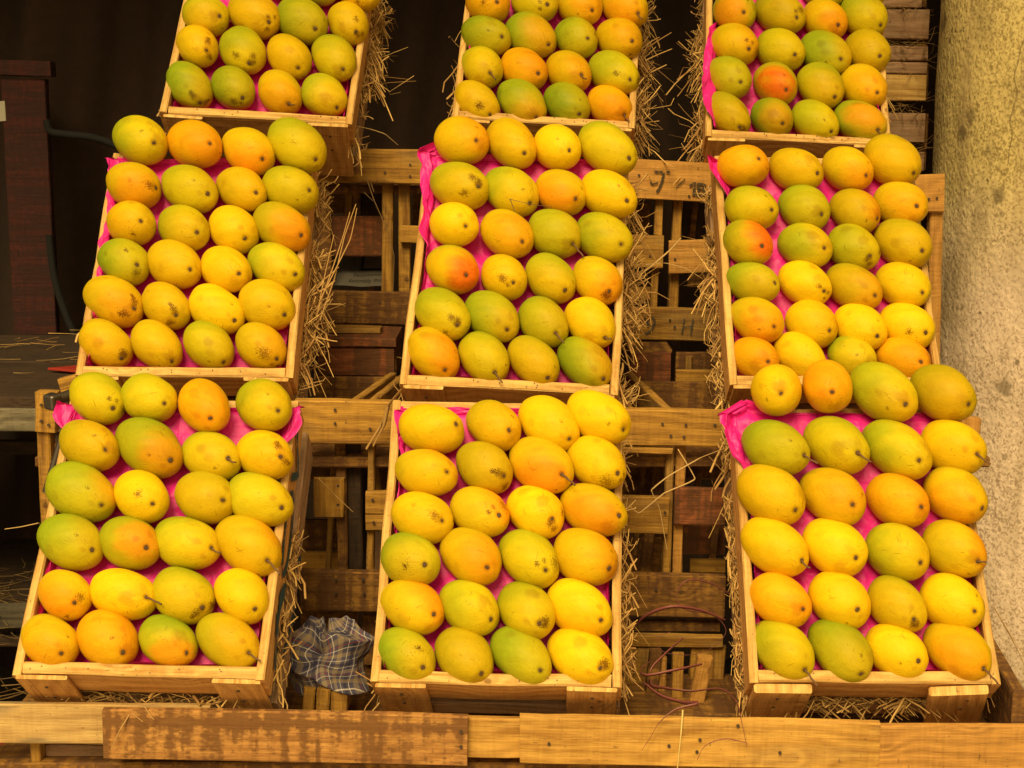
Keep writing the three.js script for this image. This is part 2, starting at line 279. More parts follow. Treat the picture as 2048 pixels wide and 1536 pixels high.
// ---------------------------------------------------------------- crates
const crates = {
  TL: { at: [-0.4552, 1.4145, -2.7819], turn: [-0.3238, 0.0035, -0.0305, 0.9456], length: 0.440, fill: [-0.018, 0.028], rows: [
    [['g.k',-130,71,-11,73,66,-74,-11,46,-87,19],['g.k',-51,71,-11,77,62,-75,24,43,-75,50],['yo.t',32,67,-11,77,64,-76,14,42,-79,44],['yg',113,67,-11,75,73,-69,-1,54,-77,35]],
    [['y.k',-129,153,-2,76,64,-65,41,50,-59,63],['yg.k',-44,151,-2,80,57,-82,10,32,-86,40],['y.s',41,145,-3,77,62,-78,11,39,-82,42],['yg',120,147,-3,77,58,-78,23,38,-79,49]],
    [['yg',-121,223,5,76,84,-51,18,66,-46,59],['y.k',-33,230,6,83,71,-67,21,55,-65,53],['g',55,225,5,83,65,-72,24,48,-71,52],['y.k',138,221,5,74,59,-75,28,41,-75,52]],
    [['y',4,315,15,77,53,-78,34,37,-76,53],['g',75,305,14,77,60,-76,25,42,-76,50],['y.s',152,298,13,77,62,-72,32,45,-69,56]],
  ] },
  TM: { at: [0.0577, 1.4063, -2.9061], turn: [-0.3252, -0.0104, -0.0353, 0.9449], length: 0.440, fill: [-0.018, 0.028], rows: [
    [['y.k',-126,47,-13,76,70,-71,3,46,-79,41],['go',-45,52,-13,78,70,-71,5,52,-79,33],['g',40,54,-12,76,72,-68,10,48,-74,47],['o.t',121,59,-12,76,72,-69,12,54,-73,40]],
    [['yg.t',-128,124,-5,79,52,-72,46,36,-68,64],['o',-45,126,-5,79,71,-63,32,50,-59,63],['yo.t',39,126,-5,79,64,-65,41,43,-59,68],['yg.k',124,129,-5,81,71,-65,27,47,-64,61]],
    [['g',-122,196,2,79,76,-55,34,53,-49,69],['go',-37,202,3,82,78,-62,10,62,-65,44],['g.s',48,202,3,79,68,-59,43,44,-52,73],['yo.s',130,206,3,80,67,-63,39,44,-58,69]],
    [['o.s',-126,269,10,81,53,-62,59,34,-52,78],['yg.k',-36,280,11,82,60,-67,44,41,-61,68],['yo',52,279,11,82,64,-71,30,43,-70,58],['yo.t',136,283,12,82,68,-70,20,44,-73,52]],
  ] },
  TR: { at: [0.5283, 1.3744, -2.8939], turn: [-0.3195, -0.0189, -0.0316, 0.9469], length: 0.440, fill: [-0.018, 0.028], rows: [
    [['v.k',-128,62,-12,78,60,-79,15,29,-84,46],['go',-46,57,-12,76,53,-72,44,30,-68,67],['yg',35,56,-12,76,66,-72,22,46,-76,47],['go.t',118,60,-12,78,68,-68,27,44,-70,57]],
    [['g',-128,142,-3,79,56,-71,44,33,-66,67],['r',-40,131,-4,81,48,-74,47,26,-70,66],['yg',45,132,-4,81,65,-74,19,38,-79,48],['yo',125,135,-4,80,59,-71,39,30,-69,66]],
    [['yo.k',-117,214,4,82,69,-65,33,42,-63,65],['yg',-29,208,4,81,59,-70,40,34,-67,66],['g',55,207,4,79,66,-69,30,37,-70,62],['v',133,213,4,81,56,-71,43,28,-68,67]],
    [['go',-119,290,12,82,44,-69,58,24,-61,75],['v.k',-31,291,12,82,70,-64,31,41,-65,64],['yo',55,282,11,78,67,-70,26,37,-73,58],['yg',128,295,13,80,67,-72,20,51,-76,40]],
    [['g',51,351,19,79,37,-80,46,17,-78,61],['y',134,363,20,81,32,-82,47,12,-79,60]],
  ] },
  ML: { at: [-0.5084, 1.0188, -2.3855], turn: [-0.3320, -0.0014, -0.0051, 0.9433], length: 0.428, fill: [-0.018, 0.030], rows: [
    [['y.k',-131,62,-11,75,76,-65,-1,62,-71,33],['y',-51,60,-11,73,73,-69,0,58,-75,31],['yg',31,60,-11,73,71,-70,2,57,-77,27],['yo.k',113,60,-11,75,75,-66,7,62,-68,39]],
    [['yo.k',-128,135,-3,79,87,-49,4,75,-45,48],['y.k',-43,130,-3,74,62,-71,33,44,-69,57],['Y',39,124,-4,74,78,-62,4,62,-63,47],['y',118,132,-3,79,79,-61,7,65,-61,45]],
    [['g.k',-121,205,5,75,77,-53,34,61,-44,65],['y',-36,203,5,77,75,-59,29,59,-53,61],['Y',47,195,4,74,63,-61,47,49,-54,69],['yg',126,199,4,75,83,-55,9,68,-52,52]],
    [['y.s',-115,275,13,76,68,-49,55,50,-37,78],['yg',-28,268,12,76,68,-61,41,53,-54,65],['Y',52,267,12,75,69,-70,18,51,-69,51],['vo',131,273,13,77,80,-59,6,66,-59,47]],
    [['yo.k',-119,346,21,80,89,-44,4,89,-29,36],['yg',-25,340,20,78,82,-55,16,66,-50,57],['y',59,339,20,75,74,-58,35,57,-49,66],['yg',140,342,20,78,88,-46,13,69,-40,61]],
    [['yg',-119,432,30,81,73,-58,36,58,-50,65],['o',-25,425,30,82,72,-54,43,55,-43,72],['yo',64,413,28,79,74,-66,15,57,-65,51],['yg',145,425,30,83,74,-67,-1,60,-72,34]],
  ] },
  MM: { at: [-0.0004, 1.0024, -2.3815], turn: [-0.3200, -0.0279, -0.0278, 0.9466], length: 0.451, fill: [-0.018, 0.030], rows: [
    [['yo.s',-123,61,-11,75,65,-75,13,39,-78,50],['yg.t',-44,58,-12,75,63,-74,22,38,-74,55],['v',35,56,-12,73,66,-73,15,45,-78,44],['go',114,57,-12,74,71,-68,20,56,-69,45]],
    [['yg.k',-113,130,-4,78,64,-68,35,44,-65,62],['g',-35,129,-4,76,71,-69,16,47,-70,53],['g.t',46,124,-5,78,63,-71,31,40,-69,60],['Y.t',120,125,-5,75,68,-71,17,49,-75,44]],
    [['ro',-107,209,4,79,66,-61,44,49,-54,69],['y.k',-22,200,3,74,55,-67,50,38,-62,69],['yg',54,201,3,76,70,-70,14,48,-73,50],['yo.k',129,201,3,74,63,-74,25,37,-74,56]],
    [['Y',-110,289,13,76,65,-57,50,47,-48,74],['yo',-22,277,12,76,68,-66,33,48,-62,62],['g.t',56,282,12,79,74,-66,15,62,-67,42],['yg',136,279,12,77,72,-64,27,49,-61,62]],
    [['yg.k',-106,361,20,81,79,-50,35,57,-40,71],['yg',-20,354,20,78,75,-65,11,63,-67,40],['yo',61,357,20,76,75,-63,19,53,-63,57],['Y',140,356,20,78,73,-62,28,50,-59,63]],
    [['yo',-108,446,30,81,69,-56,46,49,-45,74],['y',-27,443,29,78,61,-72,34,41,-69,59],['Y',53,439,29,77,52,-66,54,36,-58,73],['yg',134,441,29,81,76,-62,17,59,-62,51]],
  ] },
  MR: { at: [0.5151, 0.9982, -2.4418], turn: [-0.3178, -0.0025, -0.0039, 0.9481], length: 0.442, fill: [-0.018, 0.030], rows: [
    [['o',-124,54,-12,70,45,-64,63,23,-51,83],['Y',-51,57,-12,73,56,-77,29,27,-76,60],['yg',32,56,-12,70,62,-69,38,36,-62,70],['o',114,54,-12,73,61,-61,51,28,-46,84]],
    [['yo',-120,121,-5,71,67,-65,35,42,-58,70],['Y',-30,113,-6,75,66,-65,38,47,-56,69],['Y',49,110,-6,73,60,-72,35,34,-68,65],['Y.s',124,112,-6,75,62,-67,41,38,-59,71]],
    [['g.s',-121,187,2,69,74,-53,42,61,-33,72],['Y.k',-37,186,2,72,66,-67,35,50,-60,62],['vo',44,181,2,75,63,-69,36,41,-64,64],['Y.s',125,184,2,74,61,-69,38,38,-63,68]],
    [['r',-125,259,10,75,53,-66,53,29,-56,78],['yg',-32,253,9,75,71,-58,41,48,-45,76],['yg.k',49,252,9,76,61,-72,32,35,-70,63],['v',130,259,10,79,62,-69,38,36,-63,69]],
    [['yg',-116,324,17,77,73,-59,36,56,-47,68],['g',-29,323,17,76,67,-67,33,45,-62,64],['vo',54,318,17,73,65,-67,36,70,-55,45],['yo',134,334,18,76,58,-66,47,26,-57,78]],
    [['o',-128,403,26,74,77,-42,47,44,-23,87],['y',-38,396,25,75,70,-62,35,56,-52,65],['yo',49,398,25,77,65,-69,32,46,-65,60],['y',127,415,27,82,59,-76,28,48,-77,43]],
  ] },
  BL: { at: [-0.4938, 0.6760, -1.9909], turn: [-0.3513, -0.0162, -0.0100, 0.9361], length: 0.428, fill: [-0.018, 0.030], rows: [
    [['yo',-130,52,-12,72,72,-61,32,53,-60,60],['o',-52,56,-12,74,79,-59,17,61,-58,54],['go',30,55,-12,69,83,-54,12,70,-53,48],['v.t',111,56,-12,71,84,-52,16,68,-48,55]],
    [['yo.k',-120,118,-5,71,67,-59,45,51,-56,66],['Y.t',-39,119,-5,72,91,-36,18,74,-27,61],['yg.k',43,120,-5,75,82,-57,11,69,-56,46],['Y',123,118,-5,70,75,-63,21,55,-61,57]],
    [['g',-124,190,3,76,91,-42,7,76,-38,52],['go',-41,193,4,74,78,-49,39,62,-41,67],['yg.t',40,194,4,74,90,-42,14,79,-33,52],['yo.t',124,190,3,78,80,-59,12,62,-59,52]],
    [['go',-121,266,12,78,84,-54,2,69,-55,46],['Y.s',-35,260,11,72,68,-56,47,54,-51,67],['v',56,261,11,75,85,-45,28,67,-36,65],['yg',135,260,11,74,85,-51,13,70,-47,54]],
    [['v',-120,339,20,75,77,-52,36,62,-46,63],['go',-33,334,19,82,84,-54,4,69,-55,47],['yg.t',57,322,18,71,85,-43,31,66,-33,67],['Y.k',135,325,18,72,79,-46,40,60,-34,72]],
    [['yg.k',-118,409,28,73,81,-57,11,66,-57,50],['yg',-41,413,28,72,77,-56,30,62,-51,60],['o',41,400,27,77,48,-74,47,29,-71,64],['yg',126,401,27,77,71,-56,43,55,-48,69]],
  ] },
  BM: { at: [-0.0168, 0.6595, -2.0196], turn: [-0.3322, -0.0216, -0.0100, 0.9429], length: 0.431, fill: [-0.018, 0.030], rows: [
    [['g.s',-126,42,-13,73,76,-60,25,54,-53,65],['v',-45,42,-13,73,69,-68,26,52,-66,55],['g',31,44,-13,73,72,-62,30,51,-54,67],['Y.k',112,46,-13,74,72,-61,34,53,-50,69]],
    [['yo',-122,109,-6,74,83,-49,27,68,-36,64],['yg',-42,110,-6,75,77,-58,27,69,-50,52],['yg.k',37,108,-6,74,56,-67,48,34,-59,73],['Y',111,113,-5,78,72,-62,32,53,-54,65]],
    [['g.s',-126,179,2,75,59,-55,59,43,-45,78],['yo',-44,183,2,78,70,-62,34,49,-54,68],['yg.k',39,180,2,77,67,-63,40,45,-54,71],['yo',119,187,3,79,72,-62,30,64,-55,53]],
    [['Y.k',-114,239,9,72,85,-45,26,65,-33,69],['yo.k',-32,248,10,74,80,-49,36,58,-35,73],['Y.k',46,249,10,73,76,-57,32,54,-47,70],['yo',130,255,10,74,78,-52,33,65,-38,66]],
    [['yo',-112,307,16,70,87,-40,28,65,-24,72],['v.k',-29,315,17,75,78,-58,23,65,-51,56],['yo.t',54,319,18,77,75,-60,29,53,-51,68],['Y.k',133,324,18,75,73,-62,28,57,-55,60]],
    [['Y',-107,373,23,76,90,-32,31,72,-6,69],['y',-18,379,24,72,67,-57,47,48,-46,75],['Y',63,383,25,73,70,-68,21,57,-67,48],['Y',136,396,26,76,72,-65,25,65,-60,47]],
  ] },
  BR: { at: [0.4982, 0.6532, -2.0419], turn: [-0.3306, -0.0122, -0.0036, 0.9437], length: 0.422, fill: [-0.018, 0.045], rows: [
    [['yg.t',-122,49,-11,78,56,-73,39,47,-70,53],['g',-43,49,-11,76,51,-77,39,36,-77,53],['Y',35,48,-11,74,60,-64,48,43,-47,77],['yo.t',119,50,-11,76,52,-71,47,47,-64,61]],
    [['o',-120,119,0,77,65,-63,42,49,-50,72],['Y',-39,119,0,78,61,-67,43,33,-53,78],['v.k',42,114,-1,76,50,-77,40,22,-70,68],['Y',119,118,0,78,57,-67,48,36,-52,77]],
    [['Y.t',-125,195,11,78,64,-67,39,58,-58,57],['Y',-40,195,11,78,61,-68,41,40,-58,71],['yg.s',48,188,10,79,59,-68,44,44,-57,69],['yo.t',128,193,11,79,55,-71,44,42,-62,66]],
    [['y',-127,271,22,82,62,-71,35,49,-66,57],['yo',-39,268,22,81,63,-66,41,33,-54,77],['o',54,262,21,78,64,-62,46,46,-47,75],['yo',138,270,22,80,57,-70,43,52,-62,59]],
    [['g.t',-116,341,33,80,69,-61,39,64,-47,61],['yg.t',-29,343,33,81,65,-64,40,37,-52,77],['yg',58,338,32,81,60,-69,40,29,-59,75],['Y.t',141,343,33,81,60,-67,44,41,-55,73]],
    [['Y',-112,429,46,77,8,-61,79,-1,-55,83],['o',-37,435,47,76,8,-66,74,-5,-60,80],['yg',46,425,46,81,60,-72,36,28,-65,70],['v',132,424,45,82,59,-70,40,48,-62,62]],
  ] },
};

const crateWords = { TL: 'top left', TM: 'top centre', TR: 'top right', ML: 'middle left', MM: 'middle centre', MR: 'middle right', BL: 'lower left', BM: 'lower centre', BR: 'lower right' };
const W = 0.34, H = 0.15, SIDE = 0.0125, END = 0.017;
// pink paper: how far it stands above the rim (metres) along each side; a, b in 0..1 along the side
const lip = {
  TL: { left: (v) => -0.012, right: (v) => -0.004, top: () => 0.0 },
  TM: { left: (v) => 0.012 * smooth(0.15, 0.3, v) * smooth(0.62, 0.5, v) - 0.004, right: () => -0.006, top: () => 0.0 },
  TR: { left: (v) => 0.026 * smooth(0.0, 0.1, v) * smooth(0.75, 0.3, v) + 0.004, right: (v) => 0.002 * smooth(0.6, 0.3, v), top: () => 0 },
  ML: { left: (v) => 0.012 * smooth(0.3, 0.6, v) + 0.012 * smooth(0.8, 1, v) + 0.003, right: () => -0.008, top: () => 0.012 },
  MM: { left: (v) => 0.028 * smooth(0.5, 0.66, v) + 0.012 * smooth(0.85, 1, v) - 0.006, right: () => -0.008, top: (u) => 0.012 + 0.02 * smooth(0.2, 0, u) },
  MR: { left: (v) => 0.05 * smooth(0.78, 0.95, v) - 0.008, right: () => -0.006, top: () => 0.008 },
  BL: { left: (v) => 0.036 * smooth(0.82, 0.96, v) - 0.003, right: (v) => 0.042 * smooth(0.76, 0.92, v) - 0.008, top: () => 0.010 },
  BM: { left: (v) => 0.012 * smooth(0.75, 0.95, v) + 0.002, right: () => -0.008, top: () => 0.014 },
  BR: { left: (v) => 0.05 * smooth(0.74, 0.9, v) - 0.002, right: () => -0.006, top: (u) => 0.012 + 0.03 * smooth(0.25, 0, u) },
};
const creased = dataTex(512, 512, (u, v) => { let h = 0; for (let k = 0; k < 3; k++) { const n = 6 * (k + 1) + k, w = fbm(u * n, v * n, n, n, 50 + k * 7, 2); h += (1 - Math.abs(w - 0.5) * 6) * [0.5, 0.3, 0.2][k]; } return clamp(0.5 + 0.4 * h); }, false);
const paperMat = new THREE.MeshStandardMaterial({ color: new THREE.Color().setRGB(0.76, 0.014, 0.31), bumpMap: creased, bumpScale: 0.006, roughness: 0.5, side: THREE.DoubleSide });
function linerGeo(key, L, fill, seed) {
  const nu = 84, nv = 96, P = [], I = [], Uv = [], hw = W / 2 - SIDE - 0.003, v0 = END + 0.004, v1 = L - END - 0.004, lp = lip[key];
  const ridge = (x, y, s) => 1 - Math.abs(n2(x, y, s, 2)) * 2;
  for (let j = 0; j <= nv; j++) for (let i = 0; i <= nu; i++) {
    const a = i / nu, b = j / nv, wa = 0.2, wb = 0.14;
    const uN = clamp((a - wa) / (1 - 2 * wa)), vN = clamp((b - wb) / (1 - 2 * wb));
    const tx = a < wa ? 1 - a / wa : a > 1 - wa ? (a - 1 + wa) / wa : 0, ty = b < wb ? 1 - b / wb : b > 1 - wb ? (b - 1 + wb) / wb : 0;
    let x = lerp(-hw, hw, uN), y = lerp(v0, v1, vN);
    const fl = lerp(fill[0], fill[1], (y) / L) - 0.029, crump = n2(a * 11, b * 13, seed, 3), rd = ridge(a * 7 + crump * 0.4, b * 8, seed + 4);
    const sideTop = a < 0.5 ? lp.left(vN) : lp.right(vN), endTop = b > 0.5 ? lp.top(uN) : -0.012;
    const rise = tx > ty ? sideTop : endTop, t = Math.max(tx, ty);
    const jag = 0.006 * n2(a * 9 + b * 13, seed * 0.7, seed + 8, 2);
    let h = fl + t * (Math.max(rise + jag, fl + 0.004) - fl) + (t > 0 && t < 1 ? 0 : 0);
    const over = Math.max(0, h - 0.002); // above the rim it folds outward
    if (tx >= ty && tx > 0) x += Math.sign(a - 0.5) * (over * 0.9 + (0.0025 * crump - 0.002) * (over > 0 ? 2.2 : 1) - (tx < 0.9 && over === 0 ? 0.004 * (1 - tx) : 0));
    else if (ty > 0) y += Math.sign(b - 0.5) * (over * 0.6 + 0.003 * crump - 0.002);
    h = Math.min(h, 0.002) + over * (over > 0.02 ? 0.55 : 0.7);
    if (t === 0) h += 0.006 * rd + 0.005 * crump; else { x += 0.004 * n2(a * 20, b * 22, seed + 12, 2) * (over > 0 ? 1.4 : 0.4); h += over * 0.35 * n2(a * 16, b * 19, seed + 14, 2); }
    P.push(x, y, h + H); Uv.push(a * 1.5, b * 1.7);
  }
  for (let j = 0; j < nv; j++) for (let i = 0; i < nu; i++) { const q = j * (nu + 1) + i; I.push(q, q + 1, q + nu + 2, q, q + nu + 2, q + nu + 1); }
  const g = new THREE.BufferGeometry(); g.setAttribute('position', new THREE.Float32BufferAttribute(P, 3)); g.setAttribute('uv', new THREE.Float32BufferAttribute(Uv, 2)); g.setIndex(I); g.computeVertexNormals(); return g;
}
// mango shape: unit diameter, long axis z, the face that lies uppermost towards +x; the stem sits at direction s
const NP = 30, NT = 44;
function mangoGeo(seed, s) {
  const f = rng(seed * 77 + 5), a = 0.5 * rr(1.24, 1.46, f), flat = rr(0.90, 1.0, f), egg = rr(-0.06, 0.08, f), beak = rr(-0.08, 0.09, f), side = rr(-0.04, 0.04, f), s0 = rr(0, 99, f), u0 = f(), groove = f() < 0.3 ? rr(0.012, 0.024, f) : 0, gp = rr(-0.9, 0.9, f), dent = f() < 0.4 ? rr(0.015, 0.04, f) : 0, dv = new THREE.Vector3(rr(0.3, 1, f), rr(-1, 1, f), rr(-0.6, 0.8, f)).normalize(), P = [], U = [], I = [], D = [];
  const qz = s.clone().normalize(), qx = new THREE.Vector3(1, 0, 0.001); qx.addScaledVector(qz, -qx.dot(qz)); if (qx.lengthSq() < 0.02) qx.set(0, 1, 0).addScaledVector(qz, -qz.y); qx.normalize(); const qy = new THREE.Vector3().crossVectors(qz, qx);
  const d = new THREE.Vector3(), surf = (d, dip) => {
    const k = 1 + egg * d.z * (1 - 0.4 * d.z * d.z), lump = 1 + 0.04 * n2(d.x * 1.3 + s0, d.y * 1.3 + d.z * 1.7, seed, 2) + 0.006 * n2(d.x * 4 + s0, d.y * 4 + d.z * 4.7, seed + 3, 2);
    const r = 1 - dip - dent * Math.exp(-7 * (1 - d.dot(dv)) * 2.2) - (groove && d.x > 0 ? groove * Math.exp(-(((d.y - gp * 0.4 - 0.25 * d.z * gp) / 0.06) ** 2)) * smooth(-0.6, 0.2, d.z) * smooth(0.1, 0.4, d.x) : 0); return [(0.5 * d.x * k * lump + side * (1 - d.z * d.z) * d.z) * r, (0.5 * d.y * flat * k * lump + beak * (1 - d.z * d.z) * (0.5 - 0.5 * d.z)) * r, a * d.z * lump * r];
  };
  for (let i = 0; i <= NP; i++) for (let j = 0; j <= NT; j++) {
    const th = Math.PI * Math.pow(i / NP, 1.15), ph = 2 * Math.PI * (j % NT) / NT, ct = Math.cos(th), st = Math.sin(th);
    d.set(0, 0, 0).addScaledVector(qx, st * Math.cos(ph)).addScaledVector(qy, st * Math.sin(ph)).addScaledVector(qz, ct);
    P.push(...surf(d, 0.035 * Math.exp(-th * th * 45))); U.push(j / NT + u0, 1 - th / Math.PI); D.push([d.x, d.y, d.z]);
  }
  for (let i = 0; i < NP; i++) for (let j = 0; j < NT; j++) { const q = i * (NT + 1) + j; I.push(q, q + NT + 1, q + NT + 2, q, q + NT + 2, q + 1); }
  const g = new THREE.BufferGeometry(); g.setAttribute('position', new THREE.Float32BufferAttribute(P, 3)); g.setAttribute('uv', new THREE.Float32BufferAttribute(U, 2)); g.setIndex(I); g.computeVertexNormals();
  const n = g.attributes.normal, pole = new THREE.Vector3();
  for (let j = 0; j < NT; j++) pole.add(new THREE.Vector3(n.getX(j), n.getY(j), n.getZ(j))); pole.normalize();
  for (let j = 0; j <= NT; j++) n.setXYZ(j, pole.x, pole.y, pole.z);
  for (let i = 1; i <= NP; i++) { const p = i * (NT + 1), q = p + NT, v = new THREE.Vector3(n.getX(p) + n.getX(q), n.getY(p) + n.getY(q), n.getZ(p) + n.getZ(q)).normalize(); n.setXYZ(p, v.x, v.y, v.z); n.setXYZ(q, v.x, v.y, v.z); }
  return { g, D, tip: new THREE.Vector3(...surf(qz, 0.035)), out: pole };
}
// skin print: lenticels, freckles, rubbed streaks and brown scabs; multiplies the skin colour. v = 1 is the stem
const skins = [...Array(16).keys()].map((s) => {
  const f = rng(900 + s * 13), freck = [], zones = [], lines = [], soft = [], kind = s < 8 ? 'k' : s < 11 ? 's' : 'p', wrap = (d) => d - Math.round(d);
  if (kind === 'k') for (let i = 0; i < 2 + (s % 2); i++) zones.push([rr(-0.5, 0.5, f), rr(0.78, 0.95, f), rr(0.04, 0.12, f), rr(0.7, 1, f)]);
  if (kind === 's') { const u0 = rr(-0.5, 0.5, f), v0 = rr(0.76, 0.88, f); for (let i = 0; i < 90; i++) { const a = f() * 6.28, r = f() * f() * 0.15; freck.push([u0 + Math.cos(a) * r * 1.8, v0 + Math.sin(a) * r, rr(0.0020, 0.0062, f), rr(0.5, 1, f)]); } zones.push([u0, v0, 0.06, 0.5]); }
  for (let i = 0; i < 46; i++) freck.push([rr(-0.5, 0.5, f), rr(0.45, 0.97, f), rr(0.0018, 0.0048, f), rr(0.3, 0.9, f)]);
  if (kind === 'p' && s % 2) zones.push([rr(-0.5, 0.5, f), rr(0.75, 0.93, f), 0.03, 0.6]);
  for (let i = 0; i < 6; i++) lines.push([rr(-0.5, 0.5, f), rr(0.6, 0.9, f), rr(-1.6, 1.6, f), rr(0.015, 0.06, f)]);
  for (let i = 0; i < 4; i++) soft.push([rr(-0.5, 0.5, f), rr(0.5, 0.95, f), rr(0.05, 0.14, f), rr(0.15, 0.5, f)]);
  const map = dataTex(768, 384, (u, v) => {
    let k = 0.90 + 0.10 * fbm(u * 36, v * 26, 36, 26, s * 3, 2) + 0.08 * (fbm(u * 9, v * 9, 9, 9, s * 5, 3) - 0.5); const len = vn(u * 130, v * 76, 130, 76, s + 4); if (len > 0.80) k *= 1 + 0.16 * smooth(0.82, 0.95, len);
    let c = [k, k, k]; const th = (1 - v) * Math.PI, sx = Math.max(0.06, Math.sin(th)), fine = fbm(u * 150 * 1, v * 96, 150, 96, s + 41, 3), sx2 = 2 * sx;
    for (const [a, b, r, d] of zones) { const dx = wrap(u - a) * sx2, dy = v - b, q2 = (dx * dx + dy * dy) / (r * r); if (q2 < 1) c = mix3(c, [0.20, 0.115, 0.5], d * smooth(0.50, 0.62, fine * 0.75 + 0.36 * (1 - Math.sqrt(q2)) + 0.06 * fbm(u * 22, v * 16, 22, 16, s + 9, 2))); }
    for (const [a, b, r, d] of freck) { const dx = wrap(u - a) * sx2, dy = v - b; if (Math.abs(dy) < 0.01 && dx * dx + dy * dy < r * r * 3) { const q = Math.hypot(dx, dy) / r; c = mix3(c, [0.16, 0.085, 0.4], d * smooth(1.4, 0.5, q)); } }
    for (const [a, b, t, l] of lines) { const dx = wrap(u - a) * sx2, dy = v - b, p = dx * Math.cos(t) + dy * Math.sin(t), q = -dx * Math.sin(t) + dy * Math.cos(t) + 0.012 * (vn(u * 30, v * 20, 30, 20, 3) - 0.5); if (Math.abs(p) < l) c = mix3(c, [0.30, 0.2, 0.5], 0.75 * smooth(0.0034, 0.001, Math.abs(q)) * smooth(l, l * 0.5, Math.abs(p))); }
    for (const [a, b, r, d] of soft) { const dx = wrap(u - a) * sx2, dy = v - b, q = Math.hypot(dx, dy * 1.3) / r + 0.9 * (fbm(u * 18, v * 12, 18, 12, s + 77, 3) - 0.5); if (q < 1) c = mix3(c, [0.60, 0.44, 0.55], d * smooth(1, 0.3, q)); }
    const neck = smooth(0.935 + 0.03 * (fine - 0.5), 0.985, v); c = mix3(c, [0.34, 0.25, 0.5], 0.72 * neck); // browned round the stem
    return c;
  }, true);
  const bump = dataTex(384, 192, (u, v) => 0.5 + 0.3 * (fbm(u * 90, v * 50, 90, 50, s + 3, 2) - 0.5) + 0.35 * (fbm(u * 14, v * 8, 14, 8, s + 6, 2) - 0.5), false);
  return new THREE.MeshPhysicalMaterial({ map, bumpMap: bump, bumpScale: 0.0011, vertexColors: true, roughness: 0.52, specularIntensity: 0.28 });
});
const tones = { Y: [0.88, 0.60, 0.006], y: [0.76, 0.50, 0.006], yg: [0.62, 0.52, 0.008], g: [0.42, 0.42, 0.010], v: [0.56, 0.405, 0.006], o: [0.86, 0.43, 0.005], r: [0.62, 0.44, 0.010] };
const GREEN = [0.21, 0.33, 0.012], ORANGE = [0.88, 0.27, 0.006], RED = [0.78, 0.14, 0.008];
function skinColours(D, code, f) {
  const base = tones[code[0] === 'y' && code[1] === 'g' ? 'yg' : code === 'ro' ? 'y' : code[0]] || tones.y, blush = code.length > 1 && code[1] === 'o';
  const gAmt = { Y: 0.06, y: 0.22, g: 0.66, v: 0.35, o: 0.04, r: 0.55 }[code[0]] + (code === 'yg' ? 0.33 : 0) + rr(-0.08, 0.12, f);
  const bAmt = code === 'r' || code === 'ro' ? 1 : blush ? rr(0.3, 0.7, f) : code === 'o' ? 0.5 : Math.max(0, rr(-0.1, 0.22, f));
  const gd = new THREE.Vector3(rr(-0.1, 0.45, f), rr(-0.75, 0.75, f), rr(-0.95, -0.35, f)).normalize(), bd = new THREE.Vector3(rr(0.15, 0.5, f), rr(-0.75, 0.75, f), rr(0.25, 0.8, f)).normalize();
  const s = rr(0, 50, f), out = new Float32Array(D.length * 3), yl = tones.y, val = rr(0.84, 1.0, f);
  D.forEach((d, i) => {
    const m = n2(d[0] * 1.6 + s, d[1] * 1.6 + d[2] * 2.1, 6, 3) + 0.45 * n2(d[0] * 5 + s, d[1] * 5 + d[2] * 6, 16, 3);
    let c = mix3(base, yl, clamp(0.25 * d[2] + 0.1)); // riper towards the stem
    c = mix3(c, GREEN, clamp(gAmt * smooth(-0.35, 0.95, gd.x * d[0] + gd.y * d[1] + gd.z * d[2] + 0.35 * m)));
    const b = smooth(0.3, 1.0, bd.x * d[0] + bd.y * d[1] + bd.z * d[2] + 0.28 * m); c = mix3(c, code[0] === 'r' ? RED : ORANGE, bAmt * b);
    if (code[0] === 'r') c = mix3(c, ORANGE, 0.25 * b);
    const k = val * (1 + 0.08 * n2(d[0] * 4 + s, d[1] * 4 + d[2] * 5, 11, 2)); out[i * 3] = c[0] * k; out[i * 3 + 1] = c[1] * k; out[i * 3 + 2] = c[2] * k;
  });
  return new THREE.BufferAttribute(out, 3);
}
const scarGeo = (() => { const g = new THREE.SphereGeometry(0.040, 16, 8); g.scale(1, 1, 0.45); const p = g.attributes.position; for (let i = 0; i < p.count; i++) { const k = 1 + 0.3 * n2(p.getX(i) * 60, p.getY(i) * 60, 3, 2); const r = Math.hypot(p.getX(i), p.getY(i)); p.setXYZ(i, p.getX(i) * k, p.getY(i) * k, p.getZ(i) - (r < 0.016 ? 0.008 : 0)); } g.computeVertexNormals(); return g; })();
const scarMat = new THREE.MeshStandardMaterial({ color: new THREE.Color().setRGB(0.10, 0.055, 0.02), roughness: 0.85 });
const stalkMat = new THREE.MeshStandardMaterial({ color: new THREE.Color().setRGB(0.14, 0.075, 0.03), roughness: 0.8 });
function stalkGeo(seed, len) { const f = rng(seed), pts = [new THREE.Vector3(0, 0, 0)]; let d = new THREE.Vector3(rr(-0.2, 0.4, f), rr(-0.35, 0.35, f), 1).normalize(); for (let i = 0; i < 4; i++) { d = d.clone().add(new THREE.Vector3(rr(-0.3, 0.3, f), rr(-0.35, 0.35, f), 0)).normalize(); pts.push(pts[i].clone().addScaledVector(d, len / 4)); } return new THREE.TubeGeometry(new THREE.CatmullRomCurve3(pts), 10, 0.018, 6); }
const stalks = [stalkGeo(3, 0.16), stalkGeo(8, 0.22), stalkGeo(15, 0.30), stalkGeo(21, 0.40)];
const colourWords = { Y: 'bright yellow', y: 'golden yellow', yg: 'yellow-green', g: 'green', v: 'olive yellow', o: 'orange', yo: 'yellow, orange-tipped', go: 'green, orange-flushed', vo: 'olive, orange-tipped', r: 'red-flushed orange', ro: 'orange-red tipped' };
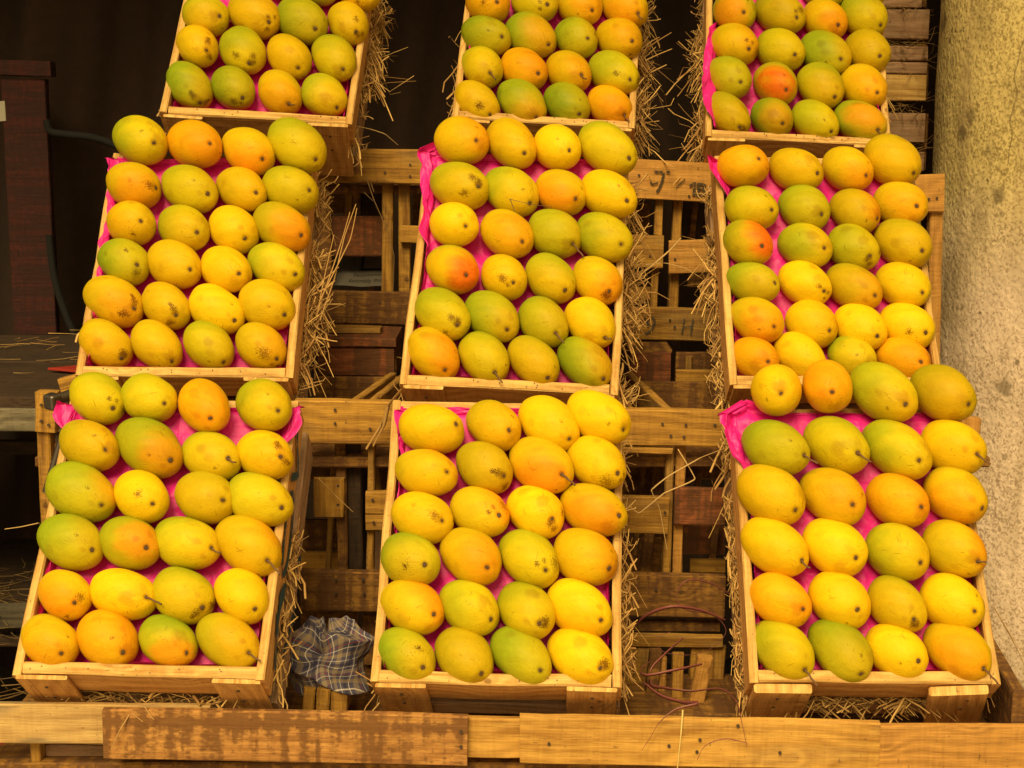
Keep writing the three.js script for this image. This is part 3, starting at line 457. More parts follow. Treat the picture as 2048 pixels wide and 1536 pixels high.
const flagWords = { k: ' with dark scars', s: ' with dark specks', t: ' with short stalk' };
const places = ['leftmost', 'second from left', 'third from left', 'rightmost'], rowWords = ['bottom row', 'second row up', 'third row up', 'fourth row up', 'fifth row up', 'top row'];
const cornerWood = { TL: M.pink, TM: M.pink, TR: M.pink };
const crateFrame = {};
let mangoCount = 0;
for (const [key, c] of Object.entries(crates)) {
  const L = c.length, q = new THREE.Quaternion(...c.turn), place = crateWords[key], f = rng(key.charCodeAt(0) * 31 + key.charCodeAt(1));
  crateFrame[key] = { pos: new THREE.Vector3(...c.at), q, L };
  const crate = thing('mango_crate', `rough wooden crate of mangoes, ${place} of the nine on the stall`, 'crate', c.at, 'wooden crates of mangoes on the stall');
  crate.quaternion.copy(q);
  const put = (name, x, y, z, l, h, t, mat, axis) => { // axis: which way the board's length runs
    const m = mesh(name, board(l, h, t, seedCount++, 0.0016), mat, crate); m.position.set(x, y, z);
    if (axis === 'y') m.rotation.set(Math.PI / 2, 0, Math.PI / 2, 'ZXY'); return m; };
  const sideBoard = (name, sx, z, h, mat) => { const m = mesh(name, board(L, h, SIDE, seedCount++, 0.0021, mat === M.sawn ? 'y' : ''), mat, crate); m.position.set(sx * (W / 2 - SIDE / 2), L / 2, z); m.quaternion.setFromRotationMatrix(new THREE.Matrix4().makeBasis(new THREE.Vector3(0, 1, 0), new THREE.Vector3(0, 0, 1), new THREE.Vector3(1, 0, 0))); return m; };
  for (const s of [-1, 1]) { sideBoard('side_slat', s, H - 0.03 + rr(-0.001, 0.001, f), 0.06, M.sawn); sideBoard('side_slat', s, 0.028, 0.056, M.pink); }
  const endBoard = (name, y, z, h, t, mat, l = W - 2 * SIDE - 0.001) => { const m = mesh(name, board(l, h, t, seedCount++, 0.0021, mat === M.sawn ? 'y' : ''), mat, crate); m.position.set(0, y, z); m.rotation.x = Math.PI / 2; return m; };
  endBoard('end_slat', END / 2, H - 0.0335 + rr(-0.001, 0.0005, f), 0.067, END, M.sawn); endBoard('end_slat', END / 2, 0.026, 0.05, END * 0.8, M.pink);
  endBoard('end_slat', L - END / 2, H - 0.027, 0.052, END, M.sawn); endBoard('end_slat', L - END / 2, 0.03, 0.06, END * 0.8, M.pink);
  for (const s of [-1, 1]) { // blocks nailed over the corners of the front end
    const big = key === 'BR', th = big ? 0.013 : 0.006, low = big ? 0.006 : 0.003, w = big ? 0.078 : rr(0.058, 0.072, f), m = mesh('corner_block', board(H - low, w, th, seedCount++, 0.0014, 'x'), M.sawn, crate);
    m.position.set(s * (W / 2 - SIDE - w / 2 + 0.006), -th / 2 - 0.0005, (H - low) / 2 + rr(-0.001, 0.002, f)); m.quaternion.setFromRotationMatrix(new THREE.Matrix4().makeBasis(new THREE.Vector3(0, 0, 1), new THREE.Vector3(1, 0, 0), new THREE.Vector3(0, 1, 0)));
    if (big && s > 0) m.rotateZ(-0.16);
    for (const z of [0.03, 0.07]) { const n = mesh('nail', nailGeo, nailMat, crate); n.position.set(s * (W / 2 - 0.04), -th - 0.0008, H - z); n.rotation.x = Math.PI / 2; }
  }
  for (let i = 0; i < 4; i++) { const m = mesh('bottom_slat', board(W - 0.002, 0.085, 0.01, seedCount++), M.pink, crate); m.position.set(0, 0.05 + i * (L - 0.1) / 3, -0.006); }
  for (let i = 0; i < 9; i++) { const n = mesh('nail', nailGeo, nailMat, crate); n.position.set(rr(-W / 2 + 0.02, W / 2 - 0.02, f), rr(0.004, END - 0.004, f), H + 0.0005); n.scale.setScalar(0.4); }
  // paper
  const liner = mesh('paper_liner', linerGeo(key, L, c.fill, 40 + key.charCodeAt(0) + key.charCodeAt(1) * 3), paperMat); liner.position.set(...c.at); liner.quaternion.copy(q);
  tag(liner, `bright pink tissue paper lining the ${place} mango crate`, 'paper liner', 'pink tissue papers lining the crates');
  // mangoes
  c.rows.forEach((row, ri) => row.forEach(([code, u, v, h, d, ax, ay, az, sx, sy, sz], ci) => {
    const [hue, flag] = code.split('.'), fm = rng(1000 + mangoCount * 37);
    const Z = new THREE.Vector3(ax, ay, az).normalize(), X = new THREE.Vector3(0, 0.25, 1); X.addScaledVector(Z, -X.dot(Z)).normalize(); const Y = new THREE.Vector3().crossVectors(Z, X), sd = new THREE.Vector3(sx, sy, sz);
    const sh = mangoGeo(mangoCount + 1, new THREE.Vector3(sd.dot(X), sd.dot(Y), sd.dot(Z))), g = sh.g; g.setAttribute('color', skinColours(sh.D, hue, fm));
    const kind = flag === 'k' ? [0, 8] : flag === 's' ? [8, 11] : [11, 16], m = mesh('mango', g, skins[kind[0] + Math.floor(fm() * (kind[1] - kind[0]))]);
    const lq = new THREE.Quaternion().setFromRotationMatrix(new THREE.Matrix4().makeBasis(X, Y, Z));
    m.quaternion.copy(q).multiply(lq); m.position.set(u / 1000, v / 1000, H + h / 1000).applyQuaternion(q).add(crateFrame[key].pos); m.scale.setScalar(d / 1000);
    const sc = mesh('stem_scar', scarGeo, scarMat, m); sc.position.copy(sh.tip); sc.quaternion.setFromUnitVectors(new THREE.Vector3(0, 0, 1), sh.out); sc.rotateZ(fm() * 6); sc.scale.set(rr(0.7, 1.35, fm), rr(0.7, 1.2, fm), rr(0.7, 1.4, fm));
    if (flag === 't') { const st = mesh('stalk', stalks[Math.floor(fm() * 4)], stalkMat, m); st.position.copy(sh.tip); st.quaternion.setFromUnitVectors(new THREE.Vector3(0, 0, 1), sh.out.clone().multiplyScalar(0.5).add(new THREE.Vector3(-0.3, 0, 0.8)).normalize()); }
    const top = ri === 5 ? 'top row' : rowWords[ri], where = row.length === 4 ? places[ci] : row.length === 3 ? places[ci + 1] : places[ci + 2];
    tag(m, `${colourWords[hue] || 'yellow'} mango${flag ? flagWords[flag] : ''}, ${where}, ${top}, ${place} crate`, 'mango', 'mangoes set out in the crates');
    mangoCount++;
  }));
}

// ---------------------------------------------------------------- straw between the crate boards
function strawTuft(S, key, side, v0, v1, n, reach, f, dim = 1, zr = [0.052, 0.092]) {
  const { pos, q } = crateFrame[key], n0 = new THREE.Vector3(), along = new THREE.Vector3(), p = new THREE.Vector3();
  const patch = f() * 90;
  for (let i = 0; i < n; i++) {
    if (side === 'front') { p.set(rr(-W / 2 + 0.05, W / 2 - 0.05, f), rr(-0.002, 0.012, f), rr(0.050, 0.083, f)); n0.set(rr(-0.2, 0.2, f), -1, rr(-0.2, 0.5, f)); along.set(f() < 0.5 ? -1 : 1, 0, rr(-0.15, 0.15, f)); }
    else { const s = side === 'right' ? 1 : -1; let v = lerp(v0, v1, f()); for (let t = 0; t < 6 && n2(v * 26 + patch, 3.3, 8, 2) < rr(-0.25, 0.45, f); t++) v = lerp(v0, v1, f()); p.set(s * (W / 2 - rr(-0.005, 0.014, f)), v, rr(zr[0], zr[1], f)); n0.set(s, rr(-0.5, 0.2, f), rr(-0.3, 0.4, f)); along.set(0, f() < 0.5 ? 1 : -1, rr(-0.5, 0.5, f)); }
    const k = Math.pow(f(), 2.2), len = rr(0.015, 0.04, f) + reach * k, pts = [p.clone()], d = along.clone().lerp(n0, rr(0.02, 0.22, f) + 0.45 * k).normalize(), m = 2 + Math.floor(f() * 2.4);
    for (let j = 0; j < m; j++) { pts.push(pts[j].clone().addScaledVector(d, len / m)); d.add(new THREE.Vector3(rr(-0.55, 0.55, f), rr(-0.7, 0.45, f), rr(-0.5, 0.5, f)).multiplyScalar(0.4)).normalize(); if (f() < 0.25) d.set(rr(-1, 1, f), rr(-1, 1, f), rr(-1, 1, f)).normalize(); }
    if (side !== 'front') { const lim = W / 2 + 0.005 + reach * (0.15 + 0.85 * k) * (0.5 + 0.5 * f()); for (const t of pts) if (Math.abs(t.x) > lim) t.x = Math.sign(t.x) * (lim + (Math.abs(t.x) - lim) * 0.15); }
    for (const t of pts) t.applyQuaternion(q).add(pos);
    for (let j = 1; j < pts.length; j++) pts[j].y -= 0.25 * (j / m) * len * k; const w = f() < 0.3 ? rr(0.0014, 0.0028, f) : rr(0.0005, 0.0014, f); S.add(pts, w, w * 0.25, strawTone(f, dim), 0.75);
  }
}
const tufts = {
  BL: [['right', 0.02, 0.26, 110, 0.018], ['right', 0.06, 0.24, 40, 0.035], ['front', 0, 0, 130, 0.012], ['left', 0.05, 0.4, 8, 0.03]],
  BM: [['right', 0.0, 0.40, 260, 0.025], ['right', 0.0, 0.25, 40, 0.05], ['left', 0, 0.15, 10, 0.03]],
  BR: [['left', 0.0, 0.42, 420, 0.008], ['left', 0.2, 0.42, 16, 0.05], ['front', 0, 0, 240, 0.012], ['right', 0, 0.2, 12, 0.05]],
  ML: [['right', 0.0, 0.42, 480, 0.035], ['right', 0.05, 0.32, 110, 0.07], ['left', 0.02, 0.2, 14, 0.04]],
  MM: [['right', 0.0, 0.42, 560, 0.05], ['right', 0.15, 0.35, 60, 0.08], ['left', 0, 0.1, 16, 0.03]],
  MR: [['left', 0.0, 0.42, 380, 0.025], ['left', 0.18, 0.36, 60, 0.07], ['right', 0.0, 0.1, 8, 0.03]],
  TL: [['right', 0.0, 0.44, 360, 0.025], ['right', 0.13, 0.36, 420, 0.05], ['right', 0.15, 0.3, 30, 0.11], ['left', 0.0, 0.3, 40, 0.03]],
  TM: [['right', 0.0, 0.44, 380, 0.03], ['right', 0.06, 0.36, 560, 0.055], ['right', 0.05, 0.3, 30, 0.11], ['left', 0.02, 0.32, 50, 0.035]],
  TR: [['left', 0.0, 0.44, 320, 0.03], ['left', 0.03, 0.28, 90, 0.075], ['left', 0.05, 0.25, 12, 0.12], ['right', 0.02, 0.25, 24, 0.07]],
};
for (const [key, list] of Object.entries(tufts)) {
  const S = new Strands(), f = rng(key.charCodeAt(0) * 101 + key.charCodeAt(1) * 7);
  for (const [side, v0, v1, n, reach] of list) strawTuft(S, key, side, v0, v1, n, reach, f);
  tag(mesh('straw', S.geo(), strawMat), `dry straw packing poking out of the ${crateWords[key]} crate`, null, 'straw packing of the crates', 'stuff');
}

// ---------------------------------------------------------------- marks painted on the boards
function inkPlane(parent, name, w, h, colour, draw) { // paint on a board: its outline is an alpha map, worn by noise
  const cv = document.createElement('canvas'); cv.width = 256; cv.height = Math.max(16, Math.round(256 * h / w)); const cx = cv.getContext('2d');
  cx.fillStyle = '#000'; cx.fillRect(0, 0, cv.width, cv.height); cx.fillStyle = cx.strokeStyle = '#fff'; cx.lineCap = 'round'; cx.lineJoin = 'round'; draw(cx, cv.width, cv.height);
  const id = cx.getImageData(0, 0, cv.width, cv.height);
  for (let i = 0; i < id.data.length; i += 4) { const x = (i / 4) % cv.width, y = Math.floor(i / 4 / cv.width), k = smooth(0.25, 0.6, fbm(x / 9, y / 7, 64, 64, 5, 3) + 0.08); for (let j = 0; j < 3; j++) id.data[i + j] *= k; }
  cx.putImageData(id, 0, 0);
  const t = new THREE.CanvasTexture(cv), m = new THREE.MeshStandardMaterial({ color: new THREE.Color().setRGB(...colour), alphaMap: t, transparent: true, roughness: 0.8 });
  return mesh(name, new THREE.PlaneGeometry(w, h), m, parent);
}
const racks = scene.children.filter((o) => o.name.startsWith('display_rack'));
function inkAt(parent, px0, py0, px1, py1, z, colour, draw, roll = 0) {
  const a = spot(px0, py1, z), b = spot(px1, py0, z), m = inkPlane(parent, 'painted_mark', b.x - a.x, b.y - a.y, colour, draw);
  m.position.set((a.x + b.x) / 2, (a.y + b.y) / 2, z).sub(parent.position); m.rotation.z = roll; return m;
}
inkAt(racks[0], 1296, 338, 1432, 400, ZU + 0.0035, [0.05, 0.035, 0.015], (c, w, h) => {
  c.lineWidth = 9; c.beginPath(); c.moveTo(24, 14); c.lineTo(76, 14); c.stroke(); c.lineWidth = 10; c.beginPath(); c.moveTo(56, 22); c.quadraticCurveTo(54, 60, 36, 88); c.stroke(); c.lineWidth = 7; c.beginPath(); c.moveTo(8, 48); c.quadraticCurveTo(10, 70, 34, 56); c.stroke();
  c.lineWidth = 5; c.beginPath(); c.moveTo(108, 70); c.lineTo(138, 38); c.stroke(); c.font = 'bold 74px sans-serif'; c.fillText('1', 152, 100); c.fillText('B', 178, 102); c.fillText('A', 226, 106);
}, -0.04);
inkAt(racks[0], 1256, 628, 1396, 674, ZU + 0.0085, [0.06, 0.06, 0.05], (c, w, h) => {
  c.lineWidth = 5; c.beginPath(); c.ellipse(22, 46, 11, 22, 0.5, 0, 6.3); c.stroke(); c.beginPath(); c.arc(44, 22, 3, 0, 6.3); c.fill(); c.beginPath(); c.arc(46, 50, 3, 0, 6.3); c.fill();
  c.lineWidth = 6; c.beginPath(); c.ellipse(84, 30, 14, 16, 0, 0, 6.3); c.stroke(); c.beginPath(); c.moveTo(97, 34); c.quadraticCurveTo(96, 62, 64, 76); c.stroke(); c.beginPath(); c.arc(172, 46, 5, 0, 6.3); c.fill();
  c.beginPath(); c.moveTo(206, 18); c.lineTo(200, 66); c.moveTo(238, 16); c.lineTo(232, 72); c.moveTo(203, 46); c.lineTo(236, 42); c.stroke();
}, -0.03);
{ // blue brush marks on the right side of the lower left crate
  const crate = scene.children.find((o) => o.userData.label && o.userData.label.includes('lower left of the nine'));
  for (const [z, h, part] of [[H - 0.03, 0.056, 0], [0.03, 0.052, 1]]) {
    const m = inkPlane(crate, 'painted_mark', 0.36, h, [0.012, 0.055, 0.085], (c, w, hh) => {
      c.lineWidth = 9; if (part) { c.beginPath(); c.moveTo(30, 2); c.lineTo(90, hh); c.moveTo(120, 0); c.lineTo(150, hh); c.stroke(); return; }
      c.beginPath(); c.moveTo(250, 4); c.lineTo(214, hh - 4); c.lineTo(196, 6); c.stroke(); c.lineWidth = 8; c.beginPath(); c.ellipse(140, hh / 2, 44, hh * 0.42, 0, 0, 6.3); c.stroke();
      c.lineWidth = 16; c.beginPath(); c.moveTo(84, hh - 4); c.quadraticCurveTo(60, 10, 40, hh * 0.6); c.stroke(); c.lineWidth = 9; c.beginPath(); c.moveTo(40, hh * 0.5); c.lineTo(4, hh - 6); c.stroke(); });
    m.position.set(W / 2 + 0.0022, 0.21, z); m.quaternion.setFromRotationMatrix(new THREE.Matrix4().makeBasis(new THREE.Vector3(0, 1, 0), new THREE.Vector3(0, 0, 1), new THREE.Vector3(1, 0, 0)));
  }
}

// ---------------------------------------------------------------- pillar
{
  const R = 0.26, x = 1.125, z = -3.06, hgt = 2.4, cv = document.createElement('canvas'); cv.width = 512; cv.height = 64; const cx = cv.getContext('2d');
  cx.fillStyle = '#fff'; cx.fillRect(0, 0, 512, 64); cx.fillStyle = '#000'; cx.font = 'bold 44px serif'; cx.fillText('M. L .  AC', 10, 46); const ink = cx.getImageData(0, 0, 512, 64).data;
  const a0 = spot(1936, 64, -2.90), a1 = spot(2006, 42, -2.86); // the pencilled letters
  const U = (X, Z) => { let a = Math.atan2(X - x, Z - z) / 6.2832; return a - Math.floor(a); }, onR = (X) => z + Math.sqrt(Math.max(0, R * R - (X - x) * (X - x)));
  const iu0 = U(a0.x, onR(a0.x)), iu1 = U(a1.x, onR(a1.x)), iv0 = a0.y / hgt, iv1 = a1.y / hgt, wrapU = (d) => d - Math.round(d);
  const f = rng(4), pits = []; for (let i = 0; i < 420; i++) pits.push([f(), rr(0.3, 0.85, f), Math.pow(f(), 3) * 0.008 + 0.0014, rr(0.35, 0.9, f)]);
  const cell = new Map(); for (const p of pits) { const k = Math.floor(p[0] * 64) + ',' + Math.floor(p[1] * 96); if (!cell.has(k)) cell.set(k, []); cell.get(k).push(p); }
  const rough = (u, v) => fbm(u * 230, v * 330, 230, 330, 3, 2);
  const map = dataTex(2048, 2048, (u, v) => {
    const y = v * hgt, big = fbm(u * 9, v * 13, 9, 13, 2, 4), mid = fbm(u * 40, v * 60, 40, 60, 6, 3);
    const yellow = clamp(smooth(1.12, 1.50, y + 0.25 * (big - 0.5) - 0.55 * wrapU(u - 0.93)));
    let c = mix3([0.74, 0.60, 0.46], [0.60, 0.49, 0.20], yellow);
    const sp = fbm(u * 560 + 1.5 * mid, v * 700, 560, 700, 13, 3), thr = lerp(0.555, 0.455, clamp(yellow * 0.7 + (big - 0.5) * 1.6)) + 0.20 * (mid - 0.5) + (y < 1.05 ? -0.05 : 0);
    c = mix3(c, mix3([0.26, 0.17, 0.10], [0.19, 0.13, 0.035], yellow), 0.68 * smooth(thr, thr + 0.19, sp));
    const drip = smooth(0.5, 0.75, fbm(u * 48, v * 3.0, 48, 3, 23, 3) * 0.7 + 0.35 * big); c = mix3(c, [0.30, 0.22, 0.11], 0.42 * drip);
    const dirt = smooth(0.45, 0.72, fbm(u * 16, v * 10, 16, 10, 19, 3)); c = mix3(c, [0.20, 0.15, 0.07], 0.6 * dirt * (0.4 + 0.6 * yellow));
    const cu = Math.floor(u * 64), cvv = Math.floor(v * 96);
    for (let a = -1; a <= 1; a++) for (let b = -1; b <= 1; b++) { const l = cell.get(((cu + a + 64) % 64) + ',' + (cvv + b)); if (l) for (const p of l) { const dx = wrapU(u - p[0]) * 1.63, dy = (v - p[1]) * hgt * 0.8, q = Math.hypot(dx, dy) / (p[2] * 1.6 * (0.5 + rough(u * 0.5, v * 0.5))); if (q < 1.4) c = mix3(c, [0.10, 0.07, 0.03], p[3] * smooth(1.3, 0.6, q)); } }
    for (const [u0, y0, y1, s] of [[0.885, 1.42, 1.75, 3], [0.925, 1.5, 1.85, 5], [0.955, 0.95, 1.3, 8]]) { const d = Math.abs(wrapU(u - u0) * 1.63 + 0.02 * n2(y * 9, s, s, 3) + (s === 8 ? (y - 1.1) * -0.35 : 0)); if (y > y0 && y < y1 && d < 0.0022) c = mix3(c, [0.13, 0.09, 0.04], 0.65 * smooth(0.0022, 0.0006, d)); }
    const iu = wrapU(u - iu0) / wrapU(iu1 - iu0), iv = (v - iv0) / (iv1 - iv0);
    if (iu > 0 && iu < 1 && iv > 0 && iv < 1) { const k = 1 - ink[(Math.floor((1 - iv) * 63) * 512 + Math.floor(iu * 511)) * 4] / 255; c = mix3(c, [0.03, 0.02, 0.01], 0.95 * k); }
    return c;
  }, true);
  const bump = dataTex(1024, 1024, (u, v) => 0.7 * fbm(u * 260, v * 340, 260, 340, 13, 2) + 0.5 * fbm(u * 40, v * 60, 40, 60, 6, 3) - 0.2, false);
  const P = [], Uv = [], I = [], nu = 160, nv = 120;
  for (let j = 0; j <= nv; j++) for (let i = 0; i <= nu; i++) { const a = i / nu * 6.28318, y = j / nv * hgt, r = R * (1 - 0.012 * (y - 1)) + 0.0035 * n2(Math.cos(a) * 4 + y * 2, Math.sin(a) * 4 + y * 5, 5, 3); P.push(x + Math.sin(a) * r, y, z + Math.cos(a) * r); Uv.push(i / nu, j / nv); }
  for (let j = 0; j < nv; j++) for (let i = 0; i < nu; i++) { const q = j * (nu + 1) + i; I.push(q, q + 1, q + nu + 2, q, q + nu + 2, q + nu + 1); }
  const g = new THREE.BufferGeometry(); g.setAttribute('position', new THREE.Float32BufferAttribute(P, 3)); g.setAttribute('uv', new THREE.Float32BufferAttribute(Uv, 2)); g.setIndex(I); g.computeVertexNormals();
  const m = mesh('pillar', g, new THREE.MeshStandardMaterial({ map, bumpMap: bump, bumpScale: 0.003, roughness: 0.92 }));
  tag(m, 'round plastered pillar, yellowed and speckled, at the right edge', 'pillar');
}

// ---------------------------------------------------------------- slatted crates stacked behind, beside the pillar
{
  const zb = -3.28, rows = [[18, 77, 91, 121], [124, 146, 147, 200], [226, 284, 302, 341], [-62, -12, -40, 14]], words = ['second from top', 'third from top', 'lowest', 'topmost'];
  rows.forEach(([a, b, c, d], i) => {
    const base = spot(1780, d, zb), t = thing('slatted_crate', `old slatted crate stacked behind by the pillar, ${words[i]} of its stack`, 'crate', [base.x, base.y, zb - 0.15], 'old crates stacked beside the pillar');
    face('slat', t, 1640, a, 1858 - i * 4, b, zb, 0.012, M.pink, 3); face('slat', t, 1640, c, 1856 - i * 4, d, zb - 0.004, 0.012, i === 1 ? M.rim : M.pink, 3);
    const p = face('end_slat', t, 1840, a + 2, 1856, d, zb - 0.014, 0.2, M.brown);
  });
  const S = new Strands(), f = rng(77);
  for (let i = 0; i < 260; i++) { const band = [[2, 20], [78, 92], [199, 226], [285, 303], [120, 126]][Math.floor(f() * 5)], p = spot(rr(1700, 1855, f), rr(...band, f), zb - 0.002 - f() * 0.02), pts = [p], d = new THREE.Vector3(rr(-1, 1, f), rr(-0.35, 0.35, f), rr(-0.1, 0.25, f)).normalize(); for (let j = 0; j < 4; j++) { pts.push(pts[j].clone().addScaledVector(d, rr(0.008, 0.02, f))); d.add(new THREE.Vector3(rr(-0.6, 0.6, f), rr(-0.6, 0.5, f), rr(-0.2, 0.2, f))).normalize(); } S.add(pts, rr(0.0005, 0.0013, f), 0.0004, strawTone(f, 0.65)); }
  tag(mesh('straw', S.geo(), strawMat), 'straw packing between the slats of the old stacked crates', null, null, 'stuff');
}

// ---------------------------------------------------------------- left: red post, bench, cable, hammer
{
  const redPaint = wood(131, [0.065, 0.010, 0.005], [0.035, 0.006, 0.004], { stain: 0.2, stainColour: [0.025, 0.006, 0.004] }), zp = -3.42;
  const t = thing('painted_post', 'dark red painted wooden post with a cap beam at the left edge', 'post', [spot(58, 660, zp).x, 0.9, zp]);
  face('post', t, 14, 158, 102, 668, zp, 0.03, redPaint, 0, 0.3); face('cap_beam', t, -60, 120, 101, 152, zp + 0.012, 0.04, redPaint, 4);
  const lab = face('paper_label', t, -10, 203, 11, 243, zp + 0.002, 0.004, new THREE.MeshStandardMaterial({ color: new THREE.Color().setRGB(0.42, 0.40, 0.32), roughness: 0.9 }));
  const black = new THREE.MeshStandardMaterial({ color: new THREE.Color().setRGB(0.006, 0.006, 0.006), roughness: 0.9 });
  const zc = -3.4, cable = (pts, r) => new THREE.TubeGeometry(new THREE.CatmullRomCurve3(pts.map(([x, y, z]) => spot(x, y, z || zc))), 40, r, 8);
  tag(mesh('cable', cable([[92, 240], [100, 262], [125, 268], [180, 274], [215, 284], [290, 320]], 0.0085), black), 'thick black cable running from the red post behind the middle left crate', 'cable');
  tag(mesh('cable', cable([[98, 470], [110, 560], [132, 630], [158, 690]], 0.0085), black), 'black cable hanging diagonally beside the foot of the red post', 'cable');
  // bench
  const b = thing('work_bench', 'dark worn wooden bench with a chipped pale front edge at the left', 'bench', [-1.05, 0, -2.95]);
  const topY = 1.02, zf = -2.585, xr = -0.70;
  for (let i = 0; i < 4; i++) plank('bench_board', b, -1.3, topY - 0.012 - 0.001 * (i % 2), zf - 0.10 - i * 0.2, 1.2, 0.024, 0.197, M.dark).rotation.y = 0;
  plank('front_edge', b, -1.36, topY - 0.035, zf - 0.002, 1.16, 0.042, 0.02, wood(141, [0.24, 0.21, 0.14], [0.06, 0.05, 0.03], { grey: 0.8 }), -0.01);
  plank('leg', b, -0.795, 0.5, zf - 0.03, 0.04, 1.0, 0.05, M.dark); plank('leg', b, -0.795, 0.5, zf - 0.7, 0.04, 1.0, 0.05, M.dark);
  plank('cross_rail', b, -1.3, 0.60, zf - 0.04, 1.0, 0.045, 0.02, wood(151, [0.10, 0.085, 0.055], [0.03, 0.025, 0.015]), 0.01);
  plank('cross_rail', b, -1.3, 0.82, zf - 0.5, 1.0, 0.03, 0.02, M.dark);
  plank('bench_shelf', b, -1.3, 0.55, zf - 0.38, 1.0, 0.02, 0.66, M.dark);
  // loose straw on and under the bench
  const S = new Strands(), f = rng(31);
  const stray = (x, y, z, n, sx, sy, sz, len, dim) => { for (let i = 0; i < n; i++) { const p = new THREE.Vector3(x + rr(-sx, sx, f), y + rr(0, sy, f), z + rr(-sz, sz, f)), a = rr(0, 6.28, f), d = new THREE.Vector3(Math.cos(a), rr(-0.05, 0.12, f), Math.sin(a)), pts = [p]; for (let j = 0; j < 3; j++) { pts.push(pts[j].clone().addScaledVector(d, len * rr(0.2, 0.5, f))); d.add(new THREE.Vector3(rr(-0.4, 0.4, f), rr(-0.1, 0.1, f), rr(-0.4, 0.4, f))).normalize(); } S.add(pts, rr(0.0006, 0.0017, f), 0.0006, strawTone(f, dim)); } };
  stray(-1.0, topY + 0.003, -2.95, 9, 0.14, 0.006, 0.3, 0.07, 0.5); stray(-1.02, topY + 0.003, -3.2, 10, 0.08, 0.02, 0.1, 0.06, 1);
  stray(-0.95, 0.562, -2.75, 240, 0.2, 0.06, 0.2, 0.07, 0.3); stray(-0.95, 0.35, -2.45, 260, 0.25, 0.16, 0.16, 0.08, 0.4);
  tag(mesh('straw', S.geo(), strawMat), 'loose straw scattered on and below the dark bench', null, null, 'stuff');
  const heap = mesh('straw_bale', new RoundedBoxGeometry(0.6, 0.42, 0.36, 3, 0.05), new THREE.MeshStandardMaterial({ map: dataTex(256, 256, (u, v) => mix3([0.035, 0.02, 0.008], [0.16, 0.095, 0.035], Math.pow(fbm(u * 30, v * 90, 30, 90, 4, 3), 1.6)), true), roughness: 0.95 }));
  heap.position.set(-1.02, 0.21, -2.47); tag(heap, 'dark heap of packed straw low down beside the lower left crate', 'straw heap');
  // red tray corner on the bench
  const tr = new THREE.Shape(); tr.moveTo(-0.045, 0); tr.lineTo(0.06, -0.05); tr.lineTo(0.1, 0.03); tr.lineTo(0.0, 0.03); tr.closePath();
  const tray = mesh('red_sheet', new THREE.ExtrudeGeometry(tr, { depth: 0.003, bevelEnabled: true, bevelSize: 0.001, bevelThickness: 0.001, bevelSegments: 1 }).rotateX(-Math.PI / 2), new THREE.MeshStandardMaterial({ color: new THREE.Color().setRGB(0.36, 0.035, 0.02), roughness: 0.5 }));
  const tp = spot(142, 712, -2.86); tray.position.set(tp.x, topY + 0.004, -2.86); tag(tray, 'pointed red sheet lying on the dark bench beside the middle left crate', 'sheet');
  // hammer
  const steel = new THREE.MeshStandardMaterial({ color: new THREE.Color().setRGB(0.16, 0.14, 0.125), roughness: 0.38, metalness: 0.85 });
  const hp = spot(105, 803, -2.2), hm = thing('hammer', 'steel hammer hanging head up beside the lower left crate', 'hammer', [hp.x, hp.y, hp.z]);
  const hd = mesh('hammer_head', mergeGeometries([new RoundedBoxGeometry(0.0225, 0.0245, 0.020, 4, 0.005), new THREE.CylinderGeometry(0.0078, 0.0092, 0.05, 14).rotateX(Math.PI / 2).translate(0, 0.001, -0.03), new RoundedBoxGeometry(0.020, 0.022, 0.03, 3, 0.004).translate(0, 0, -0.062)].map((g) => g.index ? g.toNonIndexed() : g)), steel, hm); hd.rotation.y = -0.55; hd.rotation.x = 0.12;
  const a = new THREE.Vector3(0.02, -0.008, -0.032), e = spot(92, 985, -2.215).sub(hm.position), hl = new THREE.TubeGeometry(new THREE.LineCurve3(a, e), 6, 0.0058, 12); mesh('handle', hl, steel, hm);
}

